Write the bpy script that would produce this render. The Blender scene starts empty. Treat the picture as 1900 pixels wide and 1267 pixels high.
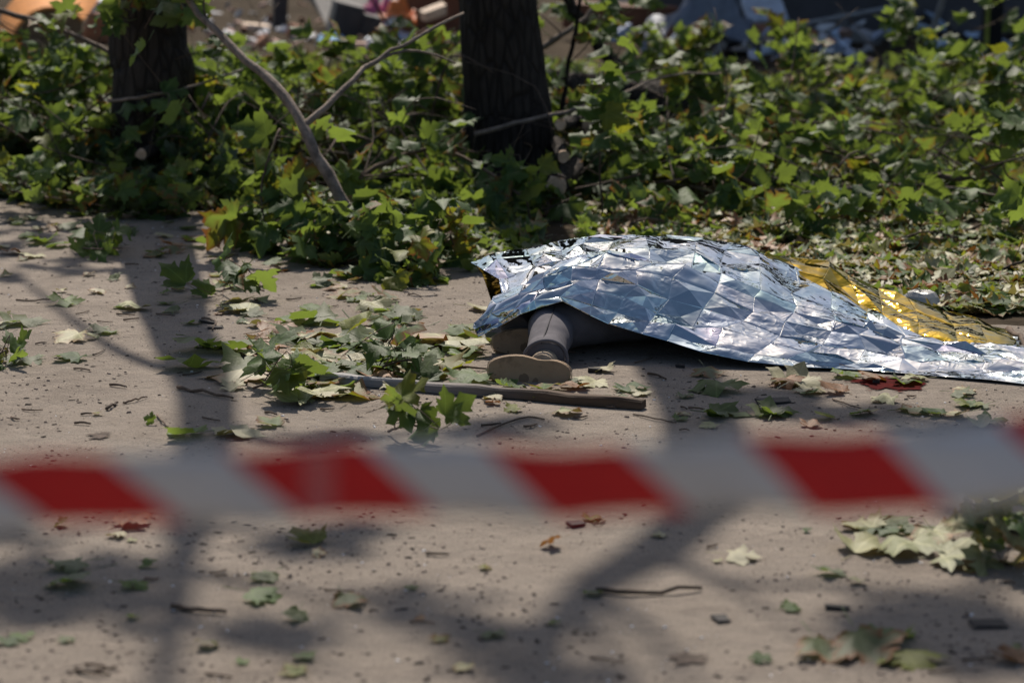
import bpy, bmesh, math, random
import numpy as np
from mathutils import Vector, Matrix, noise

# ------------------------------------------------------------------ camera, sky, sun, exposure
scene = bpy.context.scene
C = scene.collection
R = math.radians
CAM_H, PITCH, LENS = 1.6, R(11.2), 85.0
FPX = LENS / 36.0 * 1900.0
SUN_E, SUN_AZ = R(48), R(6)             # elevation; degrees left of straight behind the scene

cam_d = bpy.data.cameras.new('camera')
cam = bpy.data.objects.new('camera', cam_d); C.objects.link(cam)
cam.location = (0, 0, CAM_H)
cam.rotation_euler = (math.pi / 2 - PITCH, 0, 0)
cam_d.lens = LENS; cam_d.sensor_width = 36.0; cam_d.clip_start = 0.05; cam_d.clip_end = 3000
cam_d.dof.use_dof = True; cam_d.dof.focus_distance = 7.85; cam_d.dof.aperture_fstop = 2.8
cam_d.dof.aperture_blades = 0
scene.camera = cam

world = bpy.data.worlds.new('World'); scene.world = world; world.use_nodes = True
wn = world.node_tree; wn.nodes.clear()
sky = wn.nodes.new('ShaderNodeTexSky'); sky.sky_type = 'NISHITA'; sky.sun_disc = False
sky.sun_elevation = SUN_E; sky.sun_rotation = -SUN_AZ; sky.altitude = 150
sky.air_density = 1.0; sky.dust_density = 2.4; sky.ozone_density = 1.0
bg = wn.nodes.new('ShaderNodeBackground'); bg.inputs[1].default_value = 0.072
wo = wn.nodes.new('ShaderNodeOutputWorld')
wn.links.new(sky.outputs[0], bg.inputs[0]); wn.links.new(bg.outputs[0], wo.inputs[0])

LS = Vector((-math.sin(SUN_AZ) * math.cos(SUN_E), math.cos(SUN_AZ) * math.cos(SUN_E), math.sin(SUN_E)))
sun_d = bpy.data.lights.new('sun', 'SUN'); sun_d.energy = 4.4; sun_d.angle = R(0.53); sun_d.color = (1.0, 0.91, 0.80)
sun = bpy.data.objects.new('sun', sun_d); C.objects.link(sun)
sun.rotation_euler = (-LS).to_track_quat('-Z', 'Y').to_euler(); sun.location = (-3, 20, 20)

scene.view_settings.view_transform = 'Standard'; scene.view_settings.look = 'None'
scene.view_settings.exposure = 0.4; scene.view_settings.gamma = 1.0
scene.render.engine = 'CYCLES'
scene.cycles.use_denoising = True
scene.cycles.max_bounces = 8; scene.cycles.transparent_max_bounces = 8
scene.cycles.glossy_bounces = 4; scene.cycles.caustics_reflective = False; scene.cycles.caustics_refractive = False
scene.cycles.sample_clamp_indirect = 4.0

rnd = random.Random(7)

# ------------------------------------------------------------------ placing helpers
def ray(px, py):
    x = (px - 950.0) / FPX; y = -(py - 633.5) / FPX
    cp, sp = math.cos(PITCH), math.sin(PITCH)
    return Vector((x, cp + y * sp, -sp + y * cp))
def G(px, py, z=0.0):                    # point of the ground (height z) seen at a pixel
    d = ray(px, py); t = (z - CAM_H) / d.z
    return Vector((d.x * t, d.y * t, z))
def P(px, py, Y):                        # point at depth Y seen at a pixel
    d = ray(px, py); t = Y / d.y
    return Vector((d.x * t, Y, CAM_H + d.z * t))
def SH(px, py, h):                       # point at height h whose shadow falls there
    return G(px, py) + LS * (h / LS.z)

def tag(o, label=None, cat=None, group=None, kind=None):
    if label: o['label'] = label
    if cat: o['category'] = cat
    if group: o['group'] = group
    if kind: o['kind'] = kind
    return o
def empty(name, loc=(0, 0, 0)):
    o = bpy.data.objects.new(name, None); C.objects.link(o); o.location = loc; o.empty_display_size = 0.1
    return o
def link(name, me, parent=None, loc=None, mw=None):
    o = bpy.data.objects.new(name, me); C.objects.link(o)
    if parent is not None: o.parent = parent
    if mw is not None:
        o.matrix_basis = (Matrix.Translation(-parent.location) @ mw) if parent is not None else mw
    elif loc is not None:
        o.location = Vector(loc) - (parent.location if parent is not None else Vector())
    elif parent is not None:
        o.location = -parent.location      # mesh written in world coordinates
    return o
def mesh(name, verts, faces, mats, smooth=False, mi=None):
    me = bpy.data.meshes.new(name)
    me.from_pydata([tuple(v) for v in verts], [], faces)
    for m in (mats if isinstance(mats, (list, tuple)) else [mats]): me.materials.append(m)
    if smooth: me.polygons.foreach_set('use_smooth', [True] * len(me.polygons))
    if mi is not None: me.polygons.foreach_set('material_index', mi)
    me.update()
    return me
def bm_mesh(name, bm, mats, smooth=False):
    me = bpy.data.meshes.new(name); bm.to_mesh(me); bm.free()
    for m in (mats if isinstance(mats, (list, tuple)) else [mats]): me.materials.append(m)
    if smooth: me.polygons.foreach_set('use_smooth', [True] * len(me.polygons))
    return me
def set_origin(me, org):
    me.transform(Matrix.Translation(-Vector(org)))

# ------------------------------------------------------------------ materials
def newmat(name):
    m = bpy.data.materials.new(name); m.use_nodes = True
    nt = m.node_tree; nt.nodes.clear()
    out = nt.nodes.new('ShaderNodeOutputMaterial')
    return m, nt, out
def N(nt, t, **kw):
    n = nt.nodes.new(t)
    for k, v in kw.items():
        if k.startswith('i_'): n.inputs[int(k[2:])].default_value = v
        else: setattr(n, k, v)
    return n
def ramp(nt, fac, stops):
    r = nt.nodes.new('ShaderNodeValToRGB'); e = r.color_ramp.elements
    while len(e) < len(stops): e.new(0.5)
    for k, (p, c) in enumerate(stops):
        e[k].position = p; e[k].color = (*c, 1) if len(c) == 3 else c
    nt.links.new(fac, r.inputs[0]); return r.outputs[0]
def mixc(nt, fac, a, b, blend='MIX'):
    m = nt.nodes.new('ShaderNodeMix'); m.data_type = 'RGBA'; m.blend_type = blend
    if isinstance(fac, (int, float)): m.inputs[0].default_value = fac
    else: nt.links.new(fac, m.inputs[0])
    for s, v in ((6, a), (7, b)):
        if isinstance(v, tuple): m.inputs[s].default_value = (*v, 1)
        else: nt.links.new(v, m.inputs[s])
    return m.outputs[2]
def math_n(nt, op, a, b=None, clamp=False):
    m = nt.nodes.new('ShaderNodeMath'); m.operation = op; m.use_clamp = clamp
    for s, v in ((0, a), (1, b)):
        if v is None: continue
        if isinstance(v, (int, float)): m.inputs[s].default_value = v
        else: nt.links.new(v, m.inputs[s])
    return m.outputs[0]
def noise_n(nt, scale, detail=4, rough=0.55, vec=None):
    n = nt.nodes.new('ShaderNodeTexNoise'); n.inputs['Scale'].default_value = scale
    n.inputs['Detail'].default_value = detail; n.inputs['Roughness'].default_value = rough
    if vec is not None: nt.links.new(vec, n.inputs['Vector'])
    return n
def coords(nt, kind='Object'):
    return nt.nodes.new('ShaderNodeTexCoord').outputs[kind]
def principled(nt, out, col, rough=0.7, metal=0.0, spec=0.4, bump=None, bstr=0.3, bdist=0.01):
    p = nt.nodes.new('ShaderNodeBsdfPrincipled')
    if isinstance(col, tuple): p.inputs['Base Color'].default_value = (*col, 1)
    else: nt.links.new(col, p.inputs['Base Color'])
    if isinstance(rough, (int, float)): p.inputs['Roughness'].default_value = rough
    else: nt.links.new(rough, p.inputs['Roughness'])
    p.inputs['Metallic'].default_value = metal
    p.inputs['Specular IOR Level'].default_value = spec
    if bump is not None:
        b = nt.nodes.new('ShaderNodeBump'); b.inputs['Strength'].default_value = bstr; b.inputs['Distance'].default_value = bdist
        nt.links.new(bump, b.inputs['Height']); nt.links.new(b.outputs[0], p.inputs['Normal'])
    if out is not None: nt.links.new(p.outputs[0], out.inputs[0])
    return p
def simple(name, col, rough=0.7, var=0.25, scale=8.0, metal=0.0, spec=0.35, bstr=0.3, bdist=0.01, objvar=0.0):
    m, nt, out = newmat(name)
    co = coords(nt)
    n = noise_n(nt, scale, 6, 0.6, co)
    lo = tuple(c * (1 - var) for c in col); hi = tuple(min(1, c * (1 + var)) for c in col)
    c = ramp(nt, n.outputs[0], [(0.3, lo), (0.7, hi)])
    if objvar:
        oi = nt.nodes.new('ShaderNodeObjectInfo')
        f = math_n(nt, 'ADD', math_n(nt, 'MULTIPLY', oi.outputs['Random'], 2 * objvar), 1 - objvar)
        vm = nt.nodes.new('ShaderNodeVectorMath'); vm.operation = 'SCALE'
        nt.links.new(c, vm.inputs[0]); nt.links.new(f, vm.inputs['Scale']); c = vm.outputs[0]
    n2 = noise_n(nt, scale * 6, 5, 0.6, co)
    principled(nt, out, c, rough, metal, spec, n2.outputs[0], bstr, bdist)
    return m

def leaf_mat(name, dark, light, back, brown_amt, trans=0.35, brown=(0.20, 0.075, 0.022), transcol=None):
    m, nt, out = newmat(name)
    geo = nt.nodes.new('ShaderNodeNewGeometry'); oi = nt.nodes.new('ShaderNodeObjectInfo')
    r = math_n(nt, 'FRACT', math_n(nt, 'ADD', geo.outputs['Random Per Island'], math_n(nt, 'MULTIPLY', oi.outputs['Random'], 3.7)))
    r2 = math_n(nt, 'FRACT', math_n(nt, 'MULTIPLY', r, 17.31))
    at = nt.nodes.new('ShaderNodeAttribute'); at.attribute_name = 'leaf'
    sep = nt.nodes.new('ShaderNodeSeparateColor'); nt.links.new(at.outputs['Color'], sep.inputs[0])
    vein = math_n(nt, 'POWER', sep.outputs[0], 14.0)
    edge = math_n(nt, 'POWER', sep.outputs[1], 2.5)
    co = coords(nt, 'Object')
    nz = noise_n(nt, 14.0, 4, 0.6, co)
    base = mixc(nt, r, dark, light)
    base = mixc(nt, math_n(nt, 'MULTIPLY', math_n(nt, 'SUBTRACT', nz.outputs[0], 0.35, True), 0.9, True), base, tuple(c * 0.62 for c in dark))
    base = mixc(nt, math_n(nt, 'MULTIPLY', vein, 0.55), base, tuple(min(1, c * 1.9 + 0.03) for c in light))
    bk = mixc(nt, math_n(nt, 'MULTIPLY', nz.outputs[0], 0.8), back, tuple(c * 0.72 for c in back))
    bk = mixc(nt, math_n(nt, 'MULTIPLY', vein, 0.5), bk, tuple(min(1, c * 1.5) for c in back))
    two = mixc(nt, geo.outputs['Backfacing'], base, bk)
    # browned rim on some leaves
    pick = math_n(nt, 'MULTIPLY', math_n(nt, 'SUBTRACT', r2, 1 - brown_amt, True), 3.0 / max(brown_amt, 0.05), True)
    br = math_n(nt, 'MULTIPLY', pick, math_n(nt, 'MULTIPLY', edge, math_n(nt, 'MULTIPLY', nz.outputs[0], 2.1, True), True), True)
    col = mixc(nt, br, two, brown)
    p = principled(nt, None, col, 0.55, 0, 0.28, nz.outputs[0], 0.35, 0.006)
    t = nt.nodes.new('ShaderNodeBsdfTranslucent')
    tc = transcol or tuple(min(1, c * f) for c, f in zip(light, (1.9, 1.7, 0.8)))
    nt.links.new(mixc(nt, br, mixc(nt, r, tuple(c * 0.6 for c in tc), tc), brown), t.inputs[0])
    mx = nt.nodes.new('ShaderNodeMixShader'); mx.inputs[0].default_value = trans
    nt.links.new(p.outputs[0], mx.inputs[1]); nt.links.new(t.outputs[0], mx.inputs[2])
    nt.links.new(mx.outputs[0], out.inputs[0])
    return m

M = {}
M['leaf_green'] = leaf_mat('leaf_green', (0.030, 0.070, 0.020), (0.085, 0.145, 0.036), (0.125, 0.15, 0.085), 0.13, 0.42, transcol=(0.23, 0.32, 0.045))
M['leaf_pale'] = leaf_mat('leaf_pale', (0.17, 0.185, 0.08), (0.30, 0.285, 0.15), (0.31, 0.29, 0.18), 0.35, 0.15)
M['leaf_yellow'] = leaf_mat('leaf_yellow', (0.085, 0.115, 0.018), (0.16, 0.175, 0.026), (0.17, 0.17, 0.06), 0.6, 0.4, transcol=(0.32, 0.34, 0.025))
M['leaf_brown'] = leaf_mat('leaf_brown', (0.11, 0.055, 0.022), (0.22, 0.10, 0.035), (0.20, 0.13, 0.07), 0.5, 0.2)
LM = ['leaf_green', 'leaf_pale', 'leaf_yellow', 'leaf_brown']

def path_mat():
    m, nt, out = newmat('sandy_path')
    co = coords(nt)
    big = noise_n(nt, 0.9, 5, 0.6, co); mid = noise_n(nt, 7.0, 6, 0.65, co); fine = noise_n(nt, 150.0, 6, 0.75, co); patchy = noise_n(nt, 2.6, 6, 0.7, co)
    c = ramp(nt, big.outputs[0], [(0.3, (0.225, 0.192, 0.16)), (0.7, (0.34, 0.293, 0.247))])
    c = mixc(nt, math_n(nt, 'MULTIPLY', math_n(nt, 'SUBTRACT', mid.outputs[0], 0.52, True), 2.4, True), c, (0.15, 0.118, 0.096))
    c = mixc(nt, 0.5, c, ramp(nt, fine.outputs[0], [(0.32, (0.09, 0.076, 0.064)), (0.5, (0.29, 0.25, 0.21)), (0.72, (0.47, 0.41, 0.35))]))
    c = mixc(nt, math_n(nt, 'MULTIPLY', math_n(nt, 'SUBTRACT', patchy.outputs[0], 0.5, True), 2.2, True), c, (0.135, 0.112, 0.092))
    v = nt.nodes.new('ShaderNodeTexVoronoi'); v.inputs['Scale'].default_value = 55.0; nt.links.new(co, v.inputs['Vector'])
    spots = ramp(nt, v.outputs['Distance'], [(0.10, (1, 1, 1)), (0.2, (0, 0, 0))])
    gate = math_n(nt, 'GREATER_THAN', noise_n(nt, 23.0, 2, 0.5, co).outputs[0], 0.56)
    c = mixc(nt, math_n(nt, 'MULTIPLY', math_n(nt, 'MULTIPLY', spots, gate), 0.75), c, (0.075, 0.058, 0.046))
    h = math_n(nt, 'ADD', math_n(nt, 'MULTIPLY', mid.outputs[0], 1.6), math_n(nt, 'MULTIPLY', fine.outputs[0], 0.35))
    principled(nt, out, c, 0.95, 0, 0.06, h, 0.9, 0.026)
    return m
M['path'] = path_mat()
M['soil'] = simple('woodland_soil', (0.055, 0.044, 0.032), 1.0, 0.5, 3.0, spec=0.02, bstr=0.8, bdist=0.03)
def bark_mat(name, a, b, scale=1.0):
    m, nt, out = newmat(name)
    co = coords(nt)
    mp = nt.nodes.new('ShaderNodeMapping'); mp.inputs['Scale'].default_value = (20 * scale, 20 * scale, 5.5 * scale); nt.links.new(co, mp.inputs[0])
    n = noise_n(nt, 1.0, 8, 0.65, mp.outputs[0])
    v = nt.nodes.new('ShaderNodeTexVoronoi'); v.feature = 'DISTANCE_TO_EDGE'; v.inputs['Scale'].default_value = 1.1; nt.links.new(mp.outputs[0], v.inputs['Vector'])
    c = ramp(nt, n.outputs[0], [(0.3, a), (0.72, b)])
    crack = ramp(nt, v.outputs[0], [(0.0, (1, 1, 1)), (0.16, (0, 0, 0))])
    c = mixc(nt, math_n(nt, 'MULTIPLY', crack, 0.6), c, tuple(x * 0.4 for x in a))
    h = math_n(nt, 'SUBTRACT', n.outputs[0], math_n(nt, 'MULTIPLY', crack, 0.7))
    principled(nt, out, c, 0.9, 0, 0.2, h, 0.9, 0.02)
    return m
M['bark'] = bark_mat('bark', (0.024, 0.019, 0.016), (0.058, 0.047, 0.039))
M['branch'] = simple('branch_bark', (0.22, 0.175, 0.14), 0.9, 0.55, 18, bstr=.9, bdist=.012)
M['twig'] = simple('twig_bark', (0.10, 0.07, 0.05), 0.85, 0.4, 30, objvar=0.4)
M['cutwood'] = simple('cut_wood', (0.55, 0.39, 0.27), 0.8, 0.22, 24)
M['char'] = simple('charred_bits', (0.028, 0.025, 0.024), 0.8, 0.4, 40)
def plank_mat():
    m, nt, out = newmat('weathered_plank')
    co = coords(nt)
    mp = nt.nodes.new('ShaderNodeMapping'); mp.inputs['Scale'].default_value = (2.0, 60, 60); nt.links.new(co, mp.inputs[0])
    n = noise_n(nt, 1.0, 7, 0.65, mp.outputs[0])
    sp = nt.nodes.new('ShaderNodeSeparateXYZ'); nt.links.new(co, sp.inputs[0])
    along = math_n(nt, 'ADD', math_n(nt, 'MULTIPLY', sp.outputs[0], 1.6), math_n(nt, 'ADD', math_n(nt, 'MULTIPLY', n.outputs[0], 0.6), 0.34), True)
    grey = ramp(nt, n.outputs[0], [(0.3, (0.17, 0.165, 0.165)), (0.7, (0.40, 0.39, 0.385))])
    brn = ramp(nt, n.outputs[0], [(0.3, (0.035, 0.025, 0.018)), (0.7, (0.13, 0.085, 0.055))])
    c = mixc(nt, along, grey, brn)
    principled(nt, out, c, 0.85, 0, 0.25, n.outputs[0], 0.7, 0.006)
    return m
M['plank'] = plank_mat()

def foil_mat():
    m, nt, out = newmat('foil')
    co = coords(nt)
    geo = nt.nodes.new('ShaderNodeNewGeometry')
    at = nt.nodes.new('ShaderNodeAttribute'); at.attribute_name = 'tint'
    soft = noise_n(nt, 9.0, 2, 0.5, co)
    warp = noise_n(nt, 14.0, 2, 0.5, co)
    mv = nt.nodes.new('ShaderNodeVectorMath'); mv.operation = 'MULTIPLY_ADD'; mv.inputs[1].default_value = (.10, .10, .10)
    nt.links.new(warp.outputs['Color'], mv.inputs[0]); nt.links.new(co, mv.inputs[2])
    vor = nt.nodes.new('ShaderNodeTexVoronoi'); vor.feature = 'F1'; vor.inputs['Scale'].default_value = 34; nt.links.new(mv.outputs[0], vor.inputs['Vector'])
    gate = ramp(nt, noise_n(nt, 6.5, 2, .5, co).outputs[0], [(.40, (0, 0, 0)), (.62, (1, 1, 1))])
    crinkle = math_n(nt, 'MULTIPLY', vor.outputs['Distance'], gate)
    film = ramp(nt, noise_n(nt, 4.0, 1, .4, co).outputs[0], [(.30, (.88, .95, 1.0)), (.42, (.80, .97, .97)), (.5, (1, 1, .98)), (.58, (.97, .93, 1.0)), (.7, (.92, .95, 1.0))])
    silver = mixc(nt, 1.0, mixc(nt, .55, (0.60, 0.625, 0.64), film, 'MULTIPLY'), at.outputs['Color'], 'MULTIPLY')
    gold = ramp(nt, soft.outputs[0], [(0.3, (0.31, 0.205, 0.018)), (0.7, (0.48, 0.335, 0.035))])
    c = mixc(nt, geo.outputs['Backfacing'], silver, gold)
    b1 = nt.nodes.new('ShaderNodeBump'); b1.inputs['Strength'].default_value = .8; b1.inputs['Distance'].default_value = .015; nt.links.new(soft.outputs[0], b1.inputs['Height'])
    b2 = nt.nodes.new('ShaderNodeBump'); b2.inputs['Strength'].default_value = .5; b2.inputs['Distance'].default_value = .006
    nt.links.new(crinkle, b2.inputs['Height']); nt.links.new(b1.outputs[0], b2.inputs['Normal'])
    p = principled(nt, out, c, 0.05, 1.0, 0.5); nt.links.new(b2.outputs[0], p.inputs['Normal'])
    return m
M['foil'] = foil_mat()

def tape_mat():
    m, nt, out = newmat('barrier_tape_film')
    uv = nt.nodes.new('ShaderNodeUVMap'); uv.uv_map = 'UVMap'
    sp = nt.nodes.new('ShaderNodeSeparateXYZ'); nt.links.new(uv.outputs[0], sp.inputs[0])
    s = math_n(nt, 'FRACT', math_n(nt, 'ADD', sp.outputs[0], math_n(nt, 'MULTIPLY', math_n(nt, 'SUBTRACT', sp.outputs[1], 0.5), 0.30)))
    red = math_n(nt, 'LESS_THAN', s, 0.53)
    co = coords(nt); nz = noise_n(nt, 9.0, 4, 0.6, co)
    white = ramp(nt, nz.outputs[0], [(0.3, (0.46, 0.475, 0.51)), (0.7, (0.56, 0.575, 0.61))])
    rd = ramp(nt, nz.outputs[0], [(0.3, (0.44, 0.006, 0.012)), (0.7, (0.56, 0.009, 0.016))])
    c = mixc(nt, red, white, rd)
    p = principled(nt, None, c, 0.38, 0, 0.4)
    t = nt.nodes.new('ShaderNodeBsdfTranslucent'); nt.links.new(c, t.inputs[0])
    mx = nt.nodes.new('ShaderNodeMixShader'); mx.inputs[0].default_value = 0.10
    nt.links.new(p.outputs[0], mx.inputs[1]); nt.links.new(t.outputs[0], mx.inputs[2]); nt.links.new(mx.outputs[0], out.inputs[0])
    return m
M['tape'] = tape_mat()
def cloth_mat():
    m, nt, out = newmat('grey_trouser_cloth')
    co = coords(nt)
    w = nt.nodes.new('ShaderNodeTexWave'); w.inputs['Scale'].default_value = 160; w.inputs['Distortion'].default_value = 0.6; nt.links.new(co, w.inputs['Vector'])
    n = noise_n(nt, 12, 5, 0.6, co)
    c = ramp(nt, n.outputs[0], [(0.3, (0.095, 0.089, 0.099)), (0.7, (0.145, 0.137, 0.15))])
    c = mixc(nt, math_n(nt, 'MULTIPLY', w.outputs[0], 0.25), c, (0.07, 0.067, 0.075))
    principled(nt, out, c, 0.9, 0, 0.15, n.outputs[0], 0.25, 0.01)
    return m
M['trouser'] = cloth_mat()
def sole_mat():
    m, nt, out = newmat('tan_rubber_sole')
    co = coords(nt)
    n = noise_n(nt, 9, 5, 0.6, co); f = noise_n(nt, 160, 3, 0.6, co)
    c = ramp(nt, n.outputs[0], [(0.34, (0.15, 0.10, 0.06)), (0.44, (0.30, 0.205, 0.125)), (0.7, (0.36, 0.25, 0.155))])
    v = nt.nodes.new('ShaderNodeTexVoronoi'); v.inputs['Scale'].default_value = 17; nt.links.new(co, v.inputs['Vector'])
    sp = math_n(nt, 'MULTIPLY', math_n(nt, 'LESS_THAN', v.outputs['Distance'], 0.30), math_n(nt, 'GREATER_THAN', n.outputs[0], 0.54))
    c = mixc(nt, math_n(nt, 'MULTIPLY', sp, 0.65), c, (0.09, 0.055, 0.035))
    principled(nt, out, c, 0.75, 0, 0.3, f.outputs[0], 0.3, 0.003)
    return m
M['sole'] = sole_mat()
M['welt'] = simple('welt_rubber', (0.40, 0.29, 0.19), 0.8, 0.2, 30)
M['shoe'] = simple('shoe_canvas', (0.20, 0.18, 0.15), 0.9, 0.3, 30)
M['sock'] = simple('sock_knit', (0.36, 0.28, 0.20), 0.95, 0.25, 60)
M['seam'] = simple('seam_thread', (0.035, 0.033, 0.038), 0.9, 0.1, 20)

# ------------------------------------------------------------------ maple leaf meshes
H = [(.15,-.12),(.34,-.14),(.36,-.03),(.50,.02),(.40,.12),(.56,.20),(.60,.30),(.76,.46),(.55,.46),(.47,.59),(.35,.53),(.23,.46),(.28,.62),(.37,.73),(.22,.77),(.13,.87)]
I = {'C1': (0, .36), 'C2': (0, .70), 'L1': (.28, .19), 'L2': (.50, .32), 'Mm': (.15, .28)}
TRI = [('O',0,1),('O',1,2),('O',2,3),('O',3,4),('O',4,'L1'),('L1',4,'L2'),(4,5,'L2'),(5,6,'L2'),(6,7,'L2'),(7,8,'L2'),(8,9,10),('L2',8,10),('L2',10,'L1'),('L1',10,11),
       ('L1',11,'Mm'),('O','L1','Mm'),(11,'C1','Mm'),('C1','O','Mm'),('C1',11,'C2'),(11,12,'C2'),(12,13,14),(12,14,'C2'),(14,15,'C2'),(15,'T','C2')]
HL = [(.34,-.14),(.48,.02),(.38,.13),(.76,.46),(.44,.56),(.23,.46),(.34,.72)]
TRIL = [('O',0,1),('O',1,2),('O',2,'L1'),('L1',2,3),('L1',3,4),('L1',4,5),('O','L1',5),('O',5,'C1'),('C1',5,6),('C1',6,'T')]

def leaf_data(seed, low=False, curl=1.0):
    r = random.Random(seed)
    half, tris = (HL, TRIL) if low else (H, TRI)
    pos, vein, edge, idx = [], [], [], {}
    def add(key, p, v, e):
        idx[key] = len(pos); pos.append(p); vein.append(v); edge.append(e)
    add('O', (0, 0), 1, 0); add('T', (0, 1.05 + r.uniform(-.06, .06)), 1, 1)
    for s in (1, -1):
        for k, (x, y) in enumerate(half):
            tip = (k in ((1, 7) if not low else (0, 3)))
            add((s, k), (s * x * r.uniform(.92, 1.08), y + r.uniform(-.03, .03)), 1.0 if tip else 0.0, 1)
        add((s, 'L1'), (s * I['L1'][0], I['L1'][1]), 1, 0)
        if not low:
            add((s, 'L2'), (s * I['L2'][0], I['L2'][1]), 1, 0.25); add((s, 'Mm'), (s * I['Mm'][0], I['Mm'][1]), 0, 0)
    add('C1', I['C1'] if not low else (0, .5), 1, 0)
    if not low: add('C2', I['C2'], 1, 0.2)
    faces = []
    for s in (1, -1):
        for t in tris:
            f = [idx[k] if k in ('O', 'T', 'C1', 'C2') else idx[(s, k)] for k in t]
            faces.append(f if s == 1 else f[::-1])
    # bend it
    a = r.uniform(-.25, .7) * curl; b = r.uniform(-.6, .4) * curl; rip = r.uniform(.04, .13) * curl; ph = r.uniform(0, 6)
    tw = r.uniform(-.3, .3) * curl; tipdroop = r.uniform(-.35, .1) * curl
    V = []
    for (x, y) in pos:
        z = a * abs(x) ** 1.5 + b * (y - .3) ** 2 + tw * x * (y - .3) + rip * math.sin(7 * x + 5 * y + ph) + tipdroop * max(0, abs(x) - .35) ** 1.5 * 1.5
        V.append((x, y - .35, z))
    # petiole
    L = r.uniform(.45, .8); w = .014; bx, by = r.uniform(-.15, .15), 0
    o = V[idx['O']]
    base = len(V)
    V += [(o[0] + bx * .4 + w, o[1] - L * .5, o[2] - .03), (o[0] + bx * .4 - w, o[1] - L * .5, o[2] - .03), (o[0] + bx * .4, o[1] - L * .5, o[2] - .03 + 2 * w),
          (o[0] + bx + w, o[1] - L, o[2] - .02), (o[0] + bx - w, o[1] - L, o[2] - .02), (o[0] + bx, o[1] - L, o[2] - .02 + 2 * w)]
    vein += [1] * 6; edge += [0] * 6
    O = idx['O']
    faces += [[O, base, base + 2], [O, base + 2, base + 1], [O, base + 1, base]]
    for k in range(3):
        j = (k + 1) % 3; p = (0, 2, 1)
        faces.append([base + p[k], base + 3 + p[k], base + 3 + p[j]]); faces.append([base + p[k], base + 3 + p[j], base + p[j]])
    faces = [f[::-1] for f in faces]      # upper side up
    Va = np.array(V, dtype=np.float64); F = np.array(faces, dtype=np.int32)
    n = np.cross(Va[F[0][1]] - Va[F[0][0]], Va[F[0][2]] - Va[F[0][0]])
    if n[2] < 0: F = F[:, ::-1].copy()
    return Va, F, np.array(vein), np.array(edge)

NV = 10
LEAF = [leaf_data(100 + k) for k in range(NV)]
LEAFLOW = [leaf_data(300 + k, True) for k in range(8)]
def attr_leaf(me, vein, edge):
    at = me.color_attributes.new('leaf', 'FLOAT_COLOR', 'POINT')
    a = np.zeros((len(vein), 4)); a[:, 0] = vein; a[:, 1] = edge; a[:, 3] = 1
    at.data.foreach_set('color', a.ravel())
LEAFMESH = {}
def leaf_mesh(k, mat):
    if (k, mat) not in LEAFMESH:
        V, F, v, e = LEAF[k]
        me = mesh('maple_leaf', V, F.tolist(), M[mat], True); attr_leaf(me, v, e); LEAFMESH[(k, mat)] = me
    return LEAFMESH[(k, mat)]

def leaf_mass(name, mats4, label, cat, low=True, matsel=None, origin=(0, 0, 0), parent=None, kind='stuff'):
    """many leaves as one mesh: mats4 = list of (4x4 numpy, material index)"""
    src = LEAFLOW if low else LEAF
    Vs, Fs, ve, ed, mi = [], [], [], [], []; off = 0
    for k, (T, m) in enumerate(mats4):
        V, F, v, e = src[k % len(src)]
        Vs.append(V @ T[:3, :3].T + T[:3, 3]); Fs.append(F + off); off += len(V); ve.append(v); ed.append(e); mi.append(np.full(len(F), m))
    V = np.concatenate(Vs) - np.array(origin); F = np.concatenate(Fs).astype(np.int32)
    me = bpy.data.meshes.new(name)
    me.vertices.add(len(V)); me.vertices.foreach_set('co', V.astype(np.float32).ravel())
    me.loops.add(F.size); me.loops.foreach_set('vertex_index', F.ravel())
    me.polygons.add(len(F)); me.polygons.foreach_set('loop_start', np.arange(0, F.size, 3, dtype=np.int32))
    me.polygons.foreach_set('material_index', np.concatenate(mi).astype(np.int32))
    me.polygons.foreach_set('use_smooth', np.ones(len(F), dtype=bool))
    me.update(calc_edges=True)
    attr_leaf(me, np.concatenate(ve), np.concatenate(ed))
    for mm in LM: me.materials.append(M[mm])
    o = link(name, me, parent, loc=origin)
    if parent is None: tag(o, label, cat, None, kind)
    elif kind: o['kind'] = kind
    return o
def leafT(p, size, r, tilt=0.3, up=None, yaw=None):
    yaw = r.uniform(0, 6.283) if yaw is None else yaw
    q = Matrix.Rotation(yaw, 4, 'Z') @ Matrix.Rotation(r.gauss(0, tilt), 4, 'X') @ Matrix.Rotation(r.gauss(0, tilt), 4, 'Y')
    return Matrix.Translation(p) @ q @ Matrix.Scale(size, 4)

# ------------------------------------------------------------------ tube meshes
def tube(pts, radii, sides=7, cap=True, rough=0.0, seed=0):
    r = random.Random(seed); V, F = [], []
    pts = [Vector(p) for p in pts]; n = len(pts)
    ref = None
    for i, p in enumerate(pts):
        t = (pts[min(i + 1, n - 1)] - pts[max(i - 1, 0)]).normalized()
        if ref is None:
            ref = t.orthogonal().normalized()
        ref = (ref - t * ref.dot(t)).normalized(); b = t.cross(ref)
        for k in range(sides):
            a = 2 * math.pi * k / sides; rr = radii[i] * (1 + r.uniform(-rough, rough))
            V.append(p + (ref * math.cos(a) + b * math.sin(a)) * rr)
    for i in range(n - 1):
        for k in range(sides):
            j = (k + 1) % sides
            F.append([i * sides + k, i * sides + j, (i + 1) * sides + j, (i + 1) * sides + k])
    if cap:
        F.append(list(range(sides))[::-1]); F.append([(n - 1) * sides + k for k in range(sides)])
    return V, F
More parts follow.
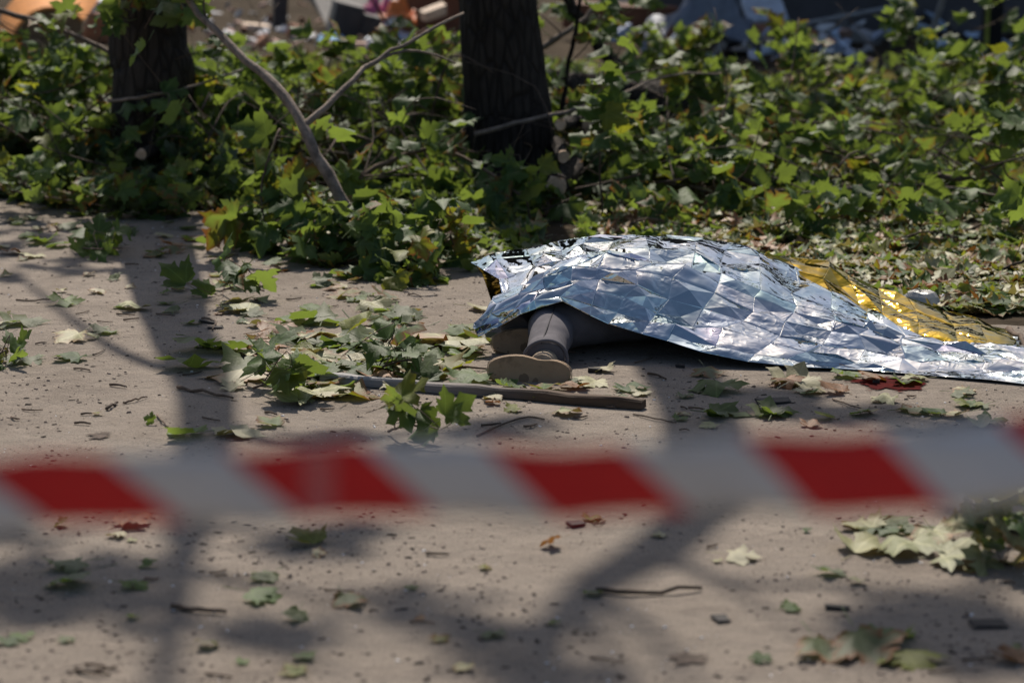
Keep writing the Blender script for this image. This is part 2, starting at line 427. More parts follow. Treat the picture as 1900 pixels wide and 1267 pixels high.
def smooth_path(ctrl, n):
    ctrl = [Vector(c) for c in ctrl]; out = []
    m = len(ctrl) - 1
    for i in range(n + 1):
        t = i / n * m; k = min(int(t), m - 1); f = t - k
        p0 = ctrl[max(k - 1, 0)]; p1 = ctrl[k]; p2 = ctrl[k + 1]; p3 = ctrl[min(k + 2, m)]
        out.append(0.5 * ((2 * p1) + (p2 - p0) * f + (2 * p0 - 5 * p1 + 4 * p2 - p3) * f * f + (3 * p1 - p0 - 3 * p2 + p3) * f ** 3))
    return out
def tube_obj(name, ctrl, r0, r1, mat, parent=None, seg=10, sides=7, rough=0.08, seed=0, wob=0.0):
    pts = smooth_path(ctrl, seg); rr = random.Random(seed)
    if wob:
        for k in range(1, len(pts) - 1): pts[k] = pts[k] + Vector((rr.gauss(0, wob), rr.gauss(0, wob), rr.gauss(0, wob)))
    rad = [r0 + (r1 - r0) * i / seg for i in range(seg + 1)]
    V, F = tube(pts, rad, sides, True, rough, seed)
    org = parent.location if parent is not None else pts[0]
    me = mesh(name, [v - org for v in V], F, mat, True)
    o = bpy.data.objects.new(name, me); C.objects.link(o)
    if parent is not None: o.parent = parent
    else: o.location = org
    return o, pts

# ================================================================== SETTING
# ground to the horizon
bm = bmesh.new()
bmesh.ops.create_grid(bm, x_segments=60, y_segments=60, size=400)
for v in bm.verts: v.co.z = -0.006
g = link('ground', bm_mesh('ground', bm, M['soil'])); g['kind'] = 'structure'
# sandy path with a ragged verge
edge_px = [(-500, 345), (-200, 352), (0, 360), (150, 372), (300, 384), (450, 398), (620, 436), (800, 468), (950, 490), (1150, 530), (1400, 560), (1700, 582), (1900, 604), (2300, 640)]
ep = []
for a, b in zip(edge_px[:-1], edge_px[1:]):
    A, B = G(*a), G(*b)
    for k in range(14):
        p = A.lerp(B, k / 14); p.y += 0.10 * noise.noise(p * 3.0) + 0.05 * noise.noise(p * 11.0); p.z = 0; ep.append(p)
A = ep[0].copy(); B = ep[-1].copy()
ep = [Vector((-60, A.y + 3, 0))] + ep + [Vector((60, 3.5, 0)), Vector((60, -40, 0)), Vector((-60, -40, 0))]
me = mesh('path', ep, [list(range(len(ep)))], M['path'])
bm = bmesh.new(); bm.from_mesh(me); bmesh.ops.triangulate(bm, faces=bm.faces[:])
for f in bm.faces:
    if f.normal.z < 0: f.normal_flip()
bm.to_mesh(me); bm.free()
pth = link('path', me); pth['kind'] = 'structure'

# ================================================================== TREES (the crowns stand above the frame and shade the path)
def crown(parent, clumps, r):
    T = []
    for (c, rad, n) in clumps:
        for _ in range(int(n * .34)):
            d = Vector((r.gauss(0, 1), r.gauss(0, 1), r.gauss(0, .7))) * rad * 0.75
            T.append((np.array(leafT(c + d, r.uniform(.11, .17), r, .7)), 0))
    leaf_mass('crown', T, None, None, True, origin=parent.location, parent=parent, kind=None)

def tree(label, base, trunk, limbs, clumps, seed):
    e = empty('maple_tree', base); r = random.Random(seed)
    tag(e, label, 'tree', 'maple trees standing behind the path')
    pts = [p for p, _ in trunk]; n = len(pts)
    path = smooth_path(pts, 40); rad = []
    for i in range(41):
        t = i / 40 * (n - 1); k = min(int(t), n - 2); rad.append(trunk[k][1] * (1 - (t - k)) + trunk[k + 1][1] * (t - k))
    V, F = tube(path, rad, 28, True, 0.0)
    V = [v + Vector((v.x - path[i // 28].x, v.y - path[i // 28].y, 0)) * (0.05 * noise.noise(Vector((v.x * 9, v.y * 9, v.z * 1.2))) + 0.05 * noise.noise(Vector((v.x * 20, v.y * 20, v.z * 4)))) for i, v in enumerate(V)]
    link('trunk', mesh('trunk', V, F, M['bark'], True), e)
    for k, (ctrl, r0, r1) in enumerate(limbs):
        tube_obj('limb', ctrl, r0, r1, M['bark'], e, 14, 9, .08, seed + k)
    crown(e, clumps, r)
    return e

b0 = Vector((0.0, 12.2, 0))
fork = SH(1310, 930, 7.0)
ct = [(b0, .30), (b0 + Vector((-.01, 0, .18)), .235), (b0 + Vector((-.035, 0, .5)), .205), (b0 + Vector((-.075, 0, 1.0)), .195), (b0 + Vector((-.10, 0, 2.4)), .175), (SH(1262, 690, 5.1), .13), (fork, .11)]
limbs = [([fork, SH(1235, 1010, 7.6), SH(1080, 1105, 8.3), SH(960, 1290, 9.2)], .10, .045),
         ([SH(1235, 1010, 7.6), SH(1330, 1075, 8.1), SH(1560, 1085, 8.6), SH(1750, 1110, 9.0)], .03, .012),
         ([SH(1080, 1105, 8.3), SH(1120, 1190, 8.7), SH(1170, 1300, 9.2)], .035, .015),
         ([SH(1262, 700, 5.2), SH(1500, 760, 6.0), SH(1750, 790, 6.8), SH(1950, 960, 7.6)], .05, .02),
         ([fork, SH(1420, 900, 7.8), SH(1640, 860, 8.8)], .045, .015),
         ([SH(1020, 1160, 8.6), SH(930, 1160, 8.8), SH(830, 1128, 9.1)], .035, .012), ([SH(1110, 1100, 8.2), SH(1200, 1168, 8.6), SH(1285, 1275, 9.2)], .035, .015),
         ([SH(930, 1158, 8.8), SH(860, 1200, 9.1), SH(800, 1260, 9.4)], .02, .01), ([SH(1330, 1075, 8.1), SH(1420, 1130, 8.5), SH(1520, 1200, 9.0)], .018, .008), ([SH(1560, 1085, 8.6), SH(1680, 1140, 9.0), SH(1850, 1190, 9.4)], .02, .01)]
def CL(px, py, h, rpx, n):
    p = SH(px, py, h); return (p, rpx / FPX * G(px, py).length, n)
clumps = [CL(880, 1170, 8.9, 90, 26), CL(960, 1240, 9.1, 80, 26), CL(1060, 1270, 9.2, 60, 20), CL(1700, 1150, 9.0, 110, 80), CL(1850, 1180, 9.2, 110, 110), CL(1850, 960, 7.6, 70, 60),
          CL(1600, 770, 6.6, 70, 45), CL(1450, 745, 6.1, 60, 45), CL(1780, 800, 7, 70, 40), CL(900, 790, 8.4, 60, 35), CL(760, 1120, 9.0, 60, 24), CL(1380, 740, 6, 60, 40), CL(1150, 520, 5.5, 110, 70), CL(1000, 500, 6.5, 80, 40), CL(1330, 560, 5.5, 120, 70), CL(1500, 620, 6, 100, 50)]
cr = random.Random(99)
def high(x0, x1, n):  # extra unseen crown leaves, added to darken the foil's reflections and the brush
    out = []
    for _ in range(n):
        h = cr.uniform(4.0, 6.6); out.append((Vector((cr.uniform(x0, x1), .895 * h + cr.uniform(11.7, 14.2), h)), cr.uniform(.4, .7), 45))
    return out
clumps += high(-.8, 3.0, 12)
tree('dark maple trunk standing right behind the cut logs, at the centre of the photo', b0, ct, limbs, clumps, 11)
b1 = Vector((-1.76, 11.9, 0))
lf = SH(345, 1000, 6.6)
lt = [(b1, .29), (b1 + Vector((0, 0, .2)), .225), (b1 + Vector((0, 0, .6)), .20), (b1 + Vector((-.01, 0, 1.0)), .19), (SH(330, 600, 3.75), .12), (SH(385, 750, 4.9), .09), (lf, .06)]
limbs = [([lf, SH(325, 1120, 7.2), SH(295, 1290, 8.0)], .048, .03),
         ([SH(326, 1130, 7.2), SH(430, 1180, 7.6), SH(570, 1180, 8.0)], .03, .012),
         ([SH(388, 770, 5.1), SH(500, 820, 5.7), SH(640, 815, 6.2), SH(900, 790, 7.0)], .04, .012),
         ([SH(360, 700, 4.6), SH(200, 640, 5.2), SH(20, 500, 5.6)], .04, .012),
         ([SH(325, 1060, 7.0), SH(200, 1080, 7.6), SH(30, 1100, 8.2)], .04, .012),
         ([lf, SH(430, 980, 7.2), SH(620, 1020, 8.0)], .03, .01), ([SH(335, 1050, 6.9), SH(430, 1078, 7.4), SH(560, 1100, 7.9), SH(650, 1160, 8.3)], .028, .01),
         ([SH(200, 1080, 7.6), SH(120, 1130, 8.0), SH(40, 1150, 8.3)], .022, .01), ([SH(100, 1090, 7.9), SH(80, 1010, 8.0), SH(20, 980, 8.2)], .02, .01), ([SH(450, 1180, 7.7), SH(540, 1220, 8.1), SH(640, 1250, 8.5)], .018, .008)]
clumps = [CL(60, 1090, 8.0, 120, 85), CL(190, 1075, 7.6, 90, 50), CL(120, 1140, 8.0, 80, 40), CL(620, 1010, 8.0, 60, 24), CL(560, 1000, 8.2, 60, 18), CL(40, 985, 7.6, 60, 30), CL(620, 815, 6.2, 50, 35),
          CL(100, 490, 5.4, 120, 60), CL(30, 440, 5.2, 100, 50), CL(430, 1190, 8.0, 60, 16), CL(530, 1180, 8.1, 50, 16), CL(400, 440, 5.2, 80, 60), CL(330, 560, 4.6, 40, 25), CL(250, 400, 4.8, 110, 70)]
clumps += high(-4.0, -.6, 10)
tree('dark ivy-covered maple trunk rising from the leaf heap, left one of the two trunks', b1, lt, limbs, clumps, 23)

# ================================================================== BUILDING behind the right-hand rubble
M['concrete_dark'] = simple('charcoal_render', (0.075, 0.072, 0.078), 0.85, 0.3, 2.0, objvar=0.1)
M['black_void'] = simple('matt_near_black', (0.012, 0.011, 0.011), 0.95, 0.3, 3.0)  # even near-black base colour, also used on the gate post
M['steel'] = simple('grey_steel', (0.30, 0.31, 0.32), 0.5, 0.25, 10)
def box_me(name, sx, sy, sz, mat, bev=0.0, jitter=0.0, r=rnd):
    bm = bmesh.new(); bmesh.ops.create_cube(bm, size=1.0)
    for v in bm.verts:
        v.co.x *= sx; v.co.y *= sy; v.co.z *= sz
        if jitter: v.co += Vector((r.uniform(-1, 1) * sx, r.uniform(-1, 1) * sy, r.uniform(-1, 1) * sz)) * jitter
    if bev: bmesh.ops.bevel(bm, geom=bm.edges[:], offset=bev, segments=2, affect='EDGES', profile=0.6)
    return bm_mesh(name, bm, mat)
BY = 23.2
bx0 = P(1180, 60, BY).x
e = empty('shop_building', (bx0, BY, 0)); tag(e, 'low charcoal building with black broken openings behind the rubble', 'building')
def bpart(name, x0, x1, y0, y1, z0, z1, mat):
    me = box_me(name, x1 - x0, y1 - y0, z1 - z0, mat)
    return link(name, me, e, loc=((x0 + x1) / 2, (y0 + y1) / 2, (z0 + z1) / 2))
bpart('plinth', bx0, bx0 + 9, BY - .06, BY + 4, 0, .34, M['concrete_dark'])
xs = [bx0, P(1545, 0, BY).x, P(1560, 0, BY).x + .05, P(1760, 0, BY).x, P(1790, 0, BY).x, bx0 + 9]
bpart('wall', xs[0], xs[1], BY, BY + .3, .34, 3.2, M['concrete_dark'])
bpart('wall', xs[3], xs[4], BY, BY + .3, .34, 3.2, M['concrete_dark'])
bpart('fascia', bx0, bx0 + 9, BY - .04, BY + .34, 3.2, 4.6, M['concrete_dark'])
bpart('roof', bx0 - .3, bx0 + 9.3, BY - .5, BY + 6, 4.6, 4.85, M['concrete_dark'])
bpart('interior_wall', bx0, bx0 + 9, BY + 3.6, BY + 3.9, .34, 3.2, M['black_void'])
bpart('side_wall', bx0, bx0 + .3, BY + .3, BY + 3.6, .34, 3.2, M['black_void'])
for k in range(3):
    x = xs[2] + (xs[3] - xs[2]) * (k + .5) / 3
    bpart('window_post', x - .025, x + .025, BY + .1, BY + .16, .34, 3.2, M['steel'])

# ================================================================== FALLEN BRANCHES
def leaf_child(parent, T, r, mats=('leaf_green',) * 5 + ('leaf_yellow',), k=None):
    k = r.randrange(NV) if k is None else k
    return link('leaf', leaf_mesh(k, r.choice(mats)), parent, mw=T)

def fallen_branch(label, ctrl, r0, r1, ntw, lpt, r, group=None, size=(.08, .135), leafmats=('leaf_green',) * 14 + ('leaf_yellow',), twl=(.25, .6), cat='branch', name='fallen_branch', tw_from=0.2, gnd=0.03, bark='branch', upb=0.5, tilt=.65):
    e = empty(name, Vector((Vector(ctrl[0]).x, Vector(ctrl[0]).y, max(0, Vector(ctrl[0]).z - r0))))
    tag(e, label, cat, group)
    o, pts = tube_obj('stem', ctrl, r0, r1, M[bark], e, 16, 8, .12, r.randrange(9999), wob=r0 * .18)
    n = len(pts) - 1; total = 0
    for k in range(ntw):
        f = tw_from + (1 - tw_from) * (k + r.random()) / ntw; i = min(int(f * n), n - 1)
        p = pts[i].lerp(pts[i + 1], f * n - i); t = (pts[i + 1] - pts[i]).normalized()
        d = (t * r.uniform(.2, .9) + Vector((r.gauss(0, .7), r.gauss(0, .7), r.gauss(upb * .4, .5)))).normalized()
        L = r.uniform(*twl) * (1.1 - .5 * f)
        q = p + d * L * .5 + Vector((r.gauss(0, .04), r.gauss(0, .04), r.gauss(.02, .04))); s = p + d * L + Vector((r.gauss(0, .06), r.gauss(0, .06), r.gauss(0, .05)))
        q.z = max(q.z, gnd); s.z = max(s.z, gnd)
        rt = max(.0022, min(.008, r0 * (1 - f * .7) * .4))
        tube_obj('twig', [p, q, s], rt, rt * .45, M['twig'], e, 6, 5, .1, k)
        for j in range(lpt):
            g2 = (j + r.random()) / lpt * .85 + .2
            a = p.lerp(q, min(1, g2 * 2)) if g2 < .5 else q.lerp(s, (g2 - .5) * 2)
            sz = r.uniform(*size)
            out = (d + Vector((r.gauss(0, .9), r.gauss(0, .9), r.gauss(-.1, .5)))).normalized()
            a = a + out * sz * .75; a.z = max(a.z, gnd)
            if 865 < 950 + a.x / a.y * FPX < 1078 and 10.4 < a.y < 12.2 and a.z > (.16 if a.y > 11 else .3): continue
            nrm = Vector((r.gauss(0, tilt), r.gauss(0, tilt) - .25, 1)).normalized()
            y = (out - nrm * out.dot(nrm)).normalized(); x = y.cross(nrm)
            Rm = Matrix((x, y, nrm)).transposed().to_4x4()
            leaf_child(e, Matrix.Translation(a) @ Rm @ Matrix.Scale(sz, 4), r, leafmats)
    return e

r = random.Random(41)
# the pale forked limb leaning between the trunks
B1 = [P(655, 412, 9.85), P(615, 335, 9.9), P(560, 235, 10.0), P(510, 160, 10.15), P(440, 95, 10.3), P(360, 20, 10.5), P(330, -40, 10.6)]
hb = fallen_branch('pale forked limb leaning up out of the leaf heap between the two trunks', B1, .027, .012, 3, 3, r, tw_from=.75)
tube_obj('side_limb', [P(560, 235, 10.0), P(610, 190, 10.1), P(680, 125, 10.3), P(760, 75, 10.5), P(860, 25, 10.8)], .016, .006, M['branch'], hb, 14, 7, .1, 3, wob=.006)
tube_obj('side_limb', [P(690, 118, 10.33), P(745, 95, 10.45), P(800, 100, 10.6), P(845, 118, 10.7)], .008, .004, M['branch'], hb, 8, 6, .1, 4)
# long rod-like branch across the left top
fallen_branch('long bare branch slanting down past the orange panel to the left trunk', [P(-60, 5, 12.8), P(60, 38, 12.6), P(130, 62, 12.4), P(215, 103, 12.1)], .016, .012, 3, 4, r, bark='twig', tw_from=.1)
fallen_branch('thin straight twig branch crossing in front of the left trunk', [P(200, 188, 11.4), P(330, 168, 11.4), P(450, 130, 11.6)], .008, .005, 3, 3, r)
fallen_branch('grey twig branch reaching across the foot of the centre trunk', [P(880, 250, 11.7), P(960, 228, 11.7), P(1060, 205, 11.8), P(1140, 182, 11.9), P(1230, 142, 12.3), P(1340, 137, 12.7)], .012, .004, 4, 3, r)
fallen_branch('dark thin upright branch just right of the centre trunk', [P(1040, 215, 12.4), P(1055, 120, 12.4), P(1072, 30, 12.4), P(1080, -30, 12.4)], .013, .008, 3, 4, r, bark='bark')
fallen_branch('forked twiggy branch sloping up right of the centre trunk top', [P(990, 95, 13.2), P(1060, 55, 13.2), P(1110, 10, 13.2), P(1150, -30, 13.2)], .018, .010, 6, 4, r)
fallen_branch('thick dark branch slanting from the log up to the left', [P(1175, 160, 14.5), P(1130, 105, 14.5), P(1080, 40, 14.5), P(1040, -20, 14.5)], .045, .03, 4, 5, r, bark='bark')
# brush heaps: one entry = px of root, py of root, px/py of tip, Y
heap = []
def heaprow(n, x0, x1, Y0, Y1, zmax, L, where):
    for k in range(n):
        heap.append((r.uniform(x0, x1), r.uniform(Y0, Y1), zmax, L, where))
heaprow(13, -60, 420, 11.6, 13.6, .34, 1.0, 'heap round the left trunk')
heaprow(12, 430, 860, 11.4, 13.4, .24, 1.0, 'heap between the trunks')
heaprow(7, 1040, 1400, 11.2, 13.6, .15, .8, 'brush right of the logs')
heaprow(12, 1400, 1950, 11.0, 14.6, .18, .9, 'brush behind the gold flap')
seen_lab = {}
for k, (px, Y, zm, L, where) in enumerate(heap):
    x = (px - 950) / FPX * Y
    z0 = r.uniform(.05, zm)
    a = r.uniform(-.9, .9) + (0 if r.random() < .5 else math.pi)
    p0 = Vector((x, Y, z0 * .6)); p1 = p0 + Vector((math.cos(a) * L * .5, math.sin(a) * L * .4, z0 * .3 + r.uniform(-.05, .12))); p2 = p0 + Vector((math.cos(a) * L, math.sin(a) * L * .8, r.uniform(-.1, .2)))
    p2.z = max(.05, p2.z)
    same = [h for h in heap if h[4] == where]; ord_ = sorted(same).index(heap[k])
    nth = ['first', 'second', 'third', 'fourth', 'fifth', 'sixth', 'seventh', 'eighth', 'ninth', 'tenth', 'eleventh', 'twelfth', 'thirteenth'][ord_]
    dark = r.random() < .5
    fallen_branch(('dark' if dark else 'pale') + ' leafy branch, ' + nth + ' from the left in the ' + where, [p0, p1, p2], r.uniform(.008, .019), .005, 7, 5, r, group='fallen leafy branches in the ' + where, twl=(.2, .42), bark='twig' if dark else 'branch', tilt=.8)
for (px, py, Y) in [(235, -25, 11.45), (300, -30, 11.45)]:
    fallen_branch('hanging leafy shoot on the ' + ('left' if px < 300 else 'right') + ' side of the left trunk', [P(px, py - 40, Y), P(px + 15, py, Y), P(px + 25, py + 45, Y)], .006, .003, 6, 3, r, twl=(.08, .2), tw_from=.05, bark='twig', cat='shoot', name='maple_shoot', tilt=1.0)

# loose masses of torn foliage between the branches
def mass(n, x0, x1, Y0, Y1, hfun, name, label, size, tilt, mats, low=True, seed=1, dens=None, front=.7):
    r = random.Random(seed); T = []
    while len(T) < n:
        px = r.uniform(x0, x1); Y = r.uniform(Y0, Y1)
        x = (px - 950) / FPX * Y
        nz = .6 * noise.noise(Vector((x * 1.5, Y * 1.2, seed))) + .6 * noise.noise(Vector((x * 4.5, Y * 3.5, seed + 9)))
        if nz + r.uniform(-.2, .4) < 0.0: continue
        if 1000 < px < 1085 and Y < 12.1: continue
        if Y < Y0 + front * (.45 + .7 * noise.noise(Vector((x * 2.2, seed, 0))) + .3 * noise.noise(Vector((x * 7, seed, 0)))): continue
        hm = hfun(px, Y) * (0.12 + 1.9 * max(0, .38 + nz) ** 1.3)
        z = .01 + hm * r.random() ** 1.25
        t = tilt * (0.35 if z < .03 else 1)
        m = leafT(Vector((x, Y, z)), r.uniform(*size), r, t)
        if r.random() < .22: m = m @ Matrix.Rotation(math.pi, 4, 'Y')
        T.append((np.array(m), r.choice(mats)))
    return leaf_mass(name, T, label, 'foliage', low)
gm = [0] * 40 + [2]
def hl(px, Y): return .08 + .34 * min(1, max(0, (Y - 11.3) / .9))
mass(2500, -120, 440, 11.2, 14.6, hl, 'foliage', 'dense heap of torn green maple foliage around the left trunk', (.065, .125), .8, gm, seed=3)
mass(900, 190, 430, 10.95, 11.7, lambda p, y: .40, 'foliage', 'shaded leaves piled against the foot of the left trunk', (.055, .09), .8, gm, seed=4, front=.2)
def hm_(px, Y): return .07 + .26 * min(1, max(0, (Y - 11.2) / 1.3))
mass(2050, 430, 870, 11.0, 15.0, hm_, 'foliage', 'dense heap of torn green maple foliage between the two trunks', (.065, .125), .8, gm, seed=5)
def hr(px, Y): return .06 + .16 * min(1, max(0, (Y - 10.6) / 2.0))
mass(1750, 1010, 2000, 11.2, 17.2, hr, 'foliage', 'low spread of torn maple foliage behind the foil on the right', (.065, .13), .8, gm + [1] * 4, seed=8)
mass(2400, 1010, 2050, 11.8, 16.8, lambda p, y: .03, 'leaf_litter', 'pale and brown litter showing through the right-hand brush', (.045, .085), .35, [0, 1, 1, 1, 2, 3], seed=28)
mass(900, -100, 420, 10.9, 12.2, lambda p, y: .15, 'foliage', 'fringe of green leaves where the left heap meets the path', (.055, .095), .6, gm, seed=13, front=1.1)
mass(700, 430, 900, 10.2, 11.6, lambda p, y: .11, 'foliage', 'fringe of green leaves where the middle heap meets the path', (.055, .10), .6, gm, seed=14, front=1.0)
# flat litter
lm = [0] * 7 + [1] * 5 + [2] * 2 + [3] * 2
mass(900, 1330, 2100, 8.45, 9.6, lambda p, y: .03, 'leaf_litter', 'strip of fallen leaves right behind the gold flap', (.045, .085), .35, lm, seed=25, front=.15)
mass(4200, 1000, 2050, 9.1, 12.4, lambda p, y: .035, 'leaf_litter', 'carpet of pale and green fallen leaves behind the foil blanket', (.045, .085), .35, lm, seed=21)
mass(1100, 700, 1100, 9.5, 11.2, lambda p, y: .05, 'leaf_litter', 'dark litter of fallen leaves between the foil and the centre trunk', (.055, .09), .4, lm[:8], seed=22)
mass(2600, -150, 1330, 14.2, 19.5, lambda p, y: .10, 'foliage', 'low far greenery before the debris between and beside the trunks', (.06, .10), .8, gm + [1, 1], seed=31)
mass(1300, -200, 2100, 13.5, 19.0, lambda p, y: .05, 'leaf_litter', 'sparse fallen leaves on the far ground before the rubble', (.06, .11), .5, lm, seed=23)

def brushwood(n, x0, x1, Y0, Y1, zmax, label, seed):
    r = random.Random(seed); V, F = [], []
    for _ in range(n):
        Y = r.uniform(Y0, Y1); x = (r.uniform(x0, x1) - 950) / FPX * Y; L = r.uniform(.25, 1.0); a = r.uniform(0, 6.28)
        p = Vector((x, Y, r.uniform(.03, zmax))); d = Vector((math.cos(a), math.sin(a) * .7, r.gauss(.15, .35)))
        q = p + d * L * .5 + Vector((r.gauss(0, .05), r.gauss(0, .05), r.gauss(.03, .05))); e_ = p + d * L + Vector((r.gauss(0, .1), r.gauss(0, .1), r.gauss(0, .08)))
        q.z = max(q.z, .01); e_.z = max(e_.z, .01)
        rad = r.uniform(.0025, .0075); pts = smooth_path([p, q, e_], 6)
        v, f = tube(pts, [rad * (1 - .1 * k) for k in range(7)], 5, True, .1, 1); o = len(V)
        V += v; F += [[k + o for k in g_] for g_ in f]
    o = link('brushwood', mesh('brushwood', V, F, M['twig'], True)); tag(o, label, 'brushwood', None, 'stuff')
brushwood(60, -60, 430, 11.2, 13.8, .45, 'tangle of thin bare twigs in the left leaf heap', 1)
brushwood(90, 430, 880, 11.0, 13.8, .38, 'tangle of thin bare twigs in the heap between the trunks', 2)
brushwood(150, 1000, 1950, 10.8, 15.0, .25, 'tangle of thin bare twigs in the right-hand brush', 3)
# standing leafy shoots at the back right
for (px, py, Y, h) in [(1690, 250, 15.8, .62), (1480, 230, 16.2, .5), (1200, 190, 16, .42), (1300, 190, 16.4, .42), (1560, 260, 14.8, .4), (1750, 330, 13.4, .5), (1830, 360, 12.8, .45), (1880, 290, 13.8, .5), (1330, 300, 13.2, .42), (1430, 330, 12.8, .35), (1120, 440, 11.1, .45), (985, 470, 10.7, .33), (1850, 440, 11.4, .3)]:
    b = Vector(((px - 950) / FPX * Y, Y, 0))
    side = 'left of' if px < 1000 else 'behind'
    where = {1690: 'tallest of the brush at the edge of the rubble', 1480: 'below the grey rubble on the right', 1200: 'in front of the hanging grey sheet', 1300: 'just right below the hanging grey sheet', 1560: 'in the middle of the right-hand brush', 1750: 'beside the right frame edge brush', 1830: 'close to the right edge above the gold flap', 1880: 'highest at the right picture edge', 1330: 'behind the top of the foil ridge', 1430: 'behind the start of the gold flap', 1120: 'directly behind the foil top', 985: 'nearest behind the foil, with yellow green leaves', 1850: 'low beside the gold flap tip'}[px]
    fallen_branch('upright leafy maple shoot ' + where, [b, b + Vector((r.gauss(0, .05), 0, h * .5)), b + Vector((r.gauss(0, .1), 0, h))], .006, .003, 7, 4, r, group='upright leafy shoots in the brush', cat='shoot', name='maple_shoot', twl=(.12, .28), tw_from=.35, bark='twig', leafmats=('leaf_green',) * 9 + ('leaf_yellow',), tilt=.8)

sh_rows = [('heap at the far left', [(-10, 12.2, .5), (60, 12.8, .62), (110, 12.1, .48), (150, 12.9, .55), (395, 12.6, .6), (420, 12.0, .5)]),
           ('heap between the trunks', [(455, 13.2, .55), (520, 12.2, .5), (600, 13.0, .6), (660, 12.2, .45), (720, 13.2, .55), (780, 12.4, .55), (830, 13.0, .65), (855, 13.6, .75)])]
for where, lst in sh_rows:
    for k, (px, Y, h) in enumerate(lst):
        b = Vector(((px - 950) / FPX * Y, Y, 0))
        fallen_branch('upright leafy shoot, ' + ['first', 'second', 'third', 'fourth', 'fifth', 'sixth', 'seventh', 'eighth'][k] + ' from the left in the ' + where, [b, b + Vector((r.gauss(0, .06), -.05, h * .5)), b + Vector((r.gauss(0, .14), -.08, h))], .006, .003, 6, 4, r, group='upright leafy shoots in the ' + where, cat='shoot', name='maple_shoot', twl=(.12, .3), tw_from=.35, bark='twig', tilt=.9)
# near clusters at the verge
def spray(label, ctrl, ntw, lpt, size=(.08, .125), mats=('leaf_green',) * 12 + ('leaf_yellow',), r0=.007, twl=(.1, .3), gnd=.012, tilt=.4, cat='leafy twig', upb=.3):
    return fallen_branch(label, ctrl, r0, .003, ntw, lpt, r, None, size, mats, twl, cat, 'leafy_twig', .1, gnd, 'twig', upb, tilt)
spray('drooping spray of olive yellow maple leaves with browned rims before the pale limb', [P(520, 240, 10.3), P(500, 290, 10.2), P(485, 350, 10.15), P(490, 410, 10.1)], 8, 3, (.12, .17), ('leaf_yellow', 'leaf_green', 'leaf_green'), tilt=1.1, twl=(.08, .2))
spray('big dark leafy spray spilling from the heap onto the path', [P(560, 400, 10.4), P(640, 440, 10.0), P(690, 490, 9.6), P(720, 525, 9.25)], 22, 5, (.085, .125), twl=(.15, .4), tilt=.7, upb=.8)
spray('leafy spray beside the big one, with grey green undersides', [P(500, 420, 10.3), P(540, 450, 10.0), P(580, 480, 9.8)], 12, 5, (.08, .12), twl=(.12, .3), tilt=.8, upb=.8)
spray('spray of leaves with orange rims standing behind the foil tip', [P(860, 490, 9.7), P(840, 450, 9.7), P(835, 420, 9.8)], 8, 3, (.085, .12), ('leaf_yellow', 'leaf_green'), tilt=1.0, twl=(.1, .22))
for (px, py, lb) in [(1150, 425, 'directly behind the foil ridge'), (1290, 405, 'among the litter behind the foil top'), (1420, 430, 'just behind the start of the gold flap'), (1540, 410, 'in the litter behind the middle of the gold flap'), (1660, 450, 'in the litter above the plastic tub'), (1790, 430, 'in the litter right of the plastic tub'), (1860, 500, 'near the right frame edge beyond the gold tip'), (1350, 350, 'at the front of the right-hand brush')]:
    b_ = G(px, py, .02); spray('low green maple sprig ' + lb, [b_, b_ + Vector((.12, -.03, .05)), b_ + Vector((.26, -.06, .03))], 6, 3, (.075, .125), tilt=.8, twl=(.08, .2), upb=.8)
spray('sunlit leafy twig spilling over the path edge below the left trunk', [P(300, 330, 11.3), P(320, 365, 11.0), P(345, 395, 10.7)], 10, 4, (.065, .10), tilt=.8, twl=(.12, .3), upb=.6)
spray('bright leafy twig at the verge left of the left trunk', [P(150, 320, 11.3), P(180, 350, 11.1), P(215, 372, 10.9)], 9, 4, (.065, .10), tilt=.8, twl=(.12, .3), upb=.6)
spray('leafy twig hanging over the path at the far left edge', [P(20, 310, 11.4), P(50, 345, 11.2), P(90, 368, 11.0)], 8, 4, (.065, .10), tilt=.8, twl=(.12, .3), upb=.6)
spray('dark leafy twig reaching over the path edge left of the foil', [P(700, 440, 10.0), P(760, 470, 9.7), P(800, 500, 9.4)], 13, 4, (.08, .12), tilt=.7, upb=.7)

# ================================================================== CUT LOGS by the centre trunk
def log(label, a, b, rad, seed):
    a, b = Vector(a), Vector(b)
    e = empty('cut_log', (a.x, a.y, 0)); tag(e, label, 'log', 'cut logs beside the centre trunk')
    V, F = tube(smooth_path([a, a.lerp(b, .5), b], 8), [rad * (1 + .06 * math.sin(k * 2 + seed)) for k in range(9)], 14, True, .05, seed)
    link('bark', mesh('bark', V, F, M['bark'], True), e)
    d = (a - b).normalized()
    V, F = tube([a + d * .002, a + d * .012], [rad * .9, rad * .84], 14, True, .16, seed)
    V = [v + d * (.012 * noise.noise(v * 40)) for v in V]
    link('cut_end', mesh('cut_end', V, F, M['cutwood']), e)
log('small cut log with round pale end, topmost beside the trunk', P(1040, 232, 11.3), P(1075, 222, 12.4), .030, 1)
log('small cut log with tilted pale end, middle one beside the trunk', P(1046, 290, 11.15), P(1030, 262, 12.2), .032, 2)
log('thicker cut log with ragged pale end at the foot of the trunk', P(1033, 345, 11.0), P(1085, 290, 12.0), .052, 3)
log('log with dim brown end behind the other cut logs', P(1098, 230, 11.9), P(1120, 205, 12.8), .06, 4)
log('long dark log lying behind the centre trunk', P(1290, 200, 14.2), P(985, 165, 14.6), .13, 5)
log('dark rotten log lying in the middle heap', P(790, 230, 12.6), P(860, 190, 12.9), .05, 6)
log('short cut log with pale end in the left heap', P(262, 286, 11.3), P(300, 275, 11.8), .03, 7)

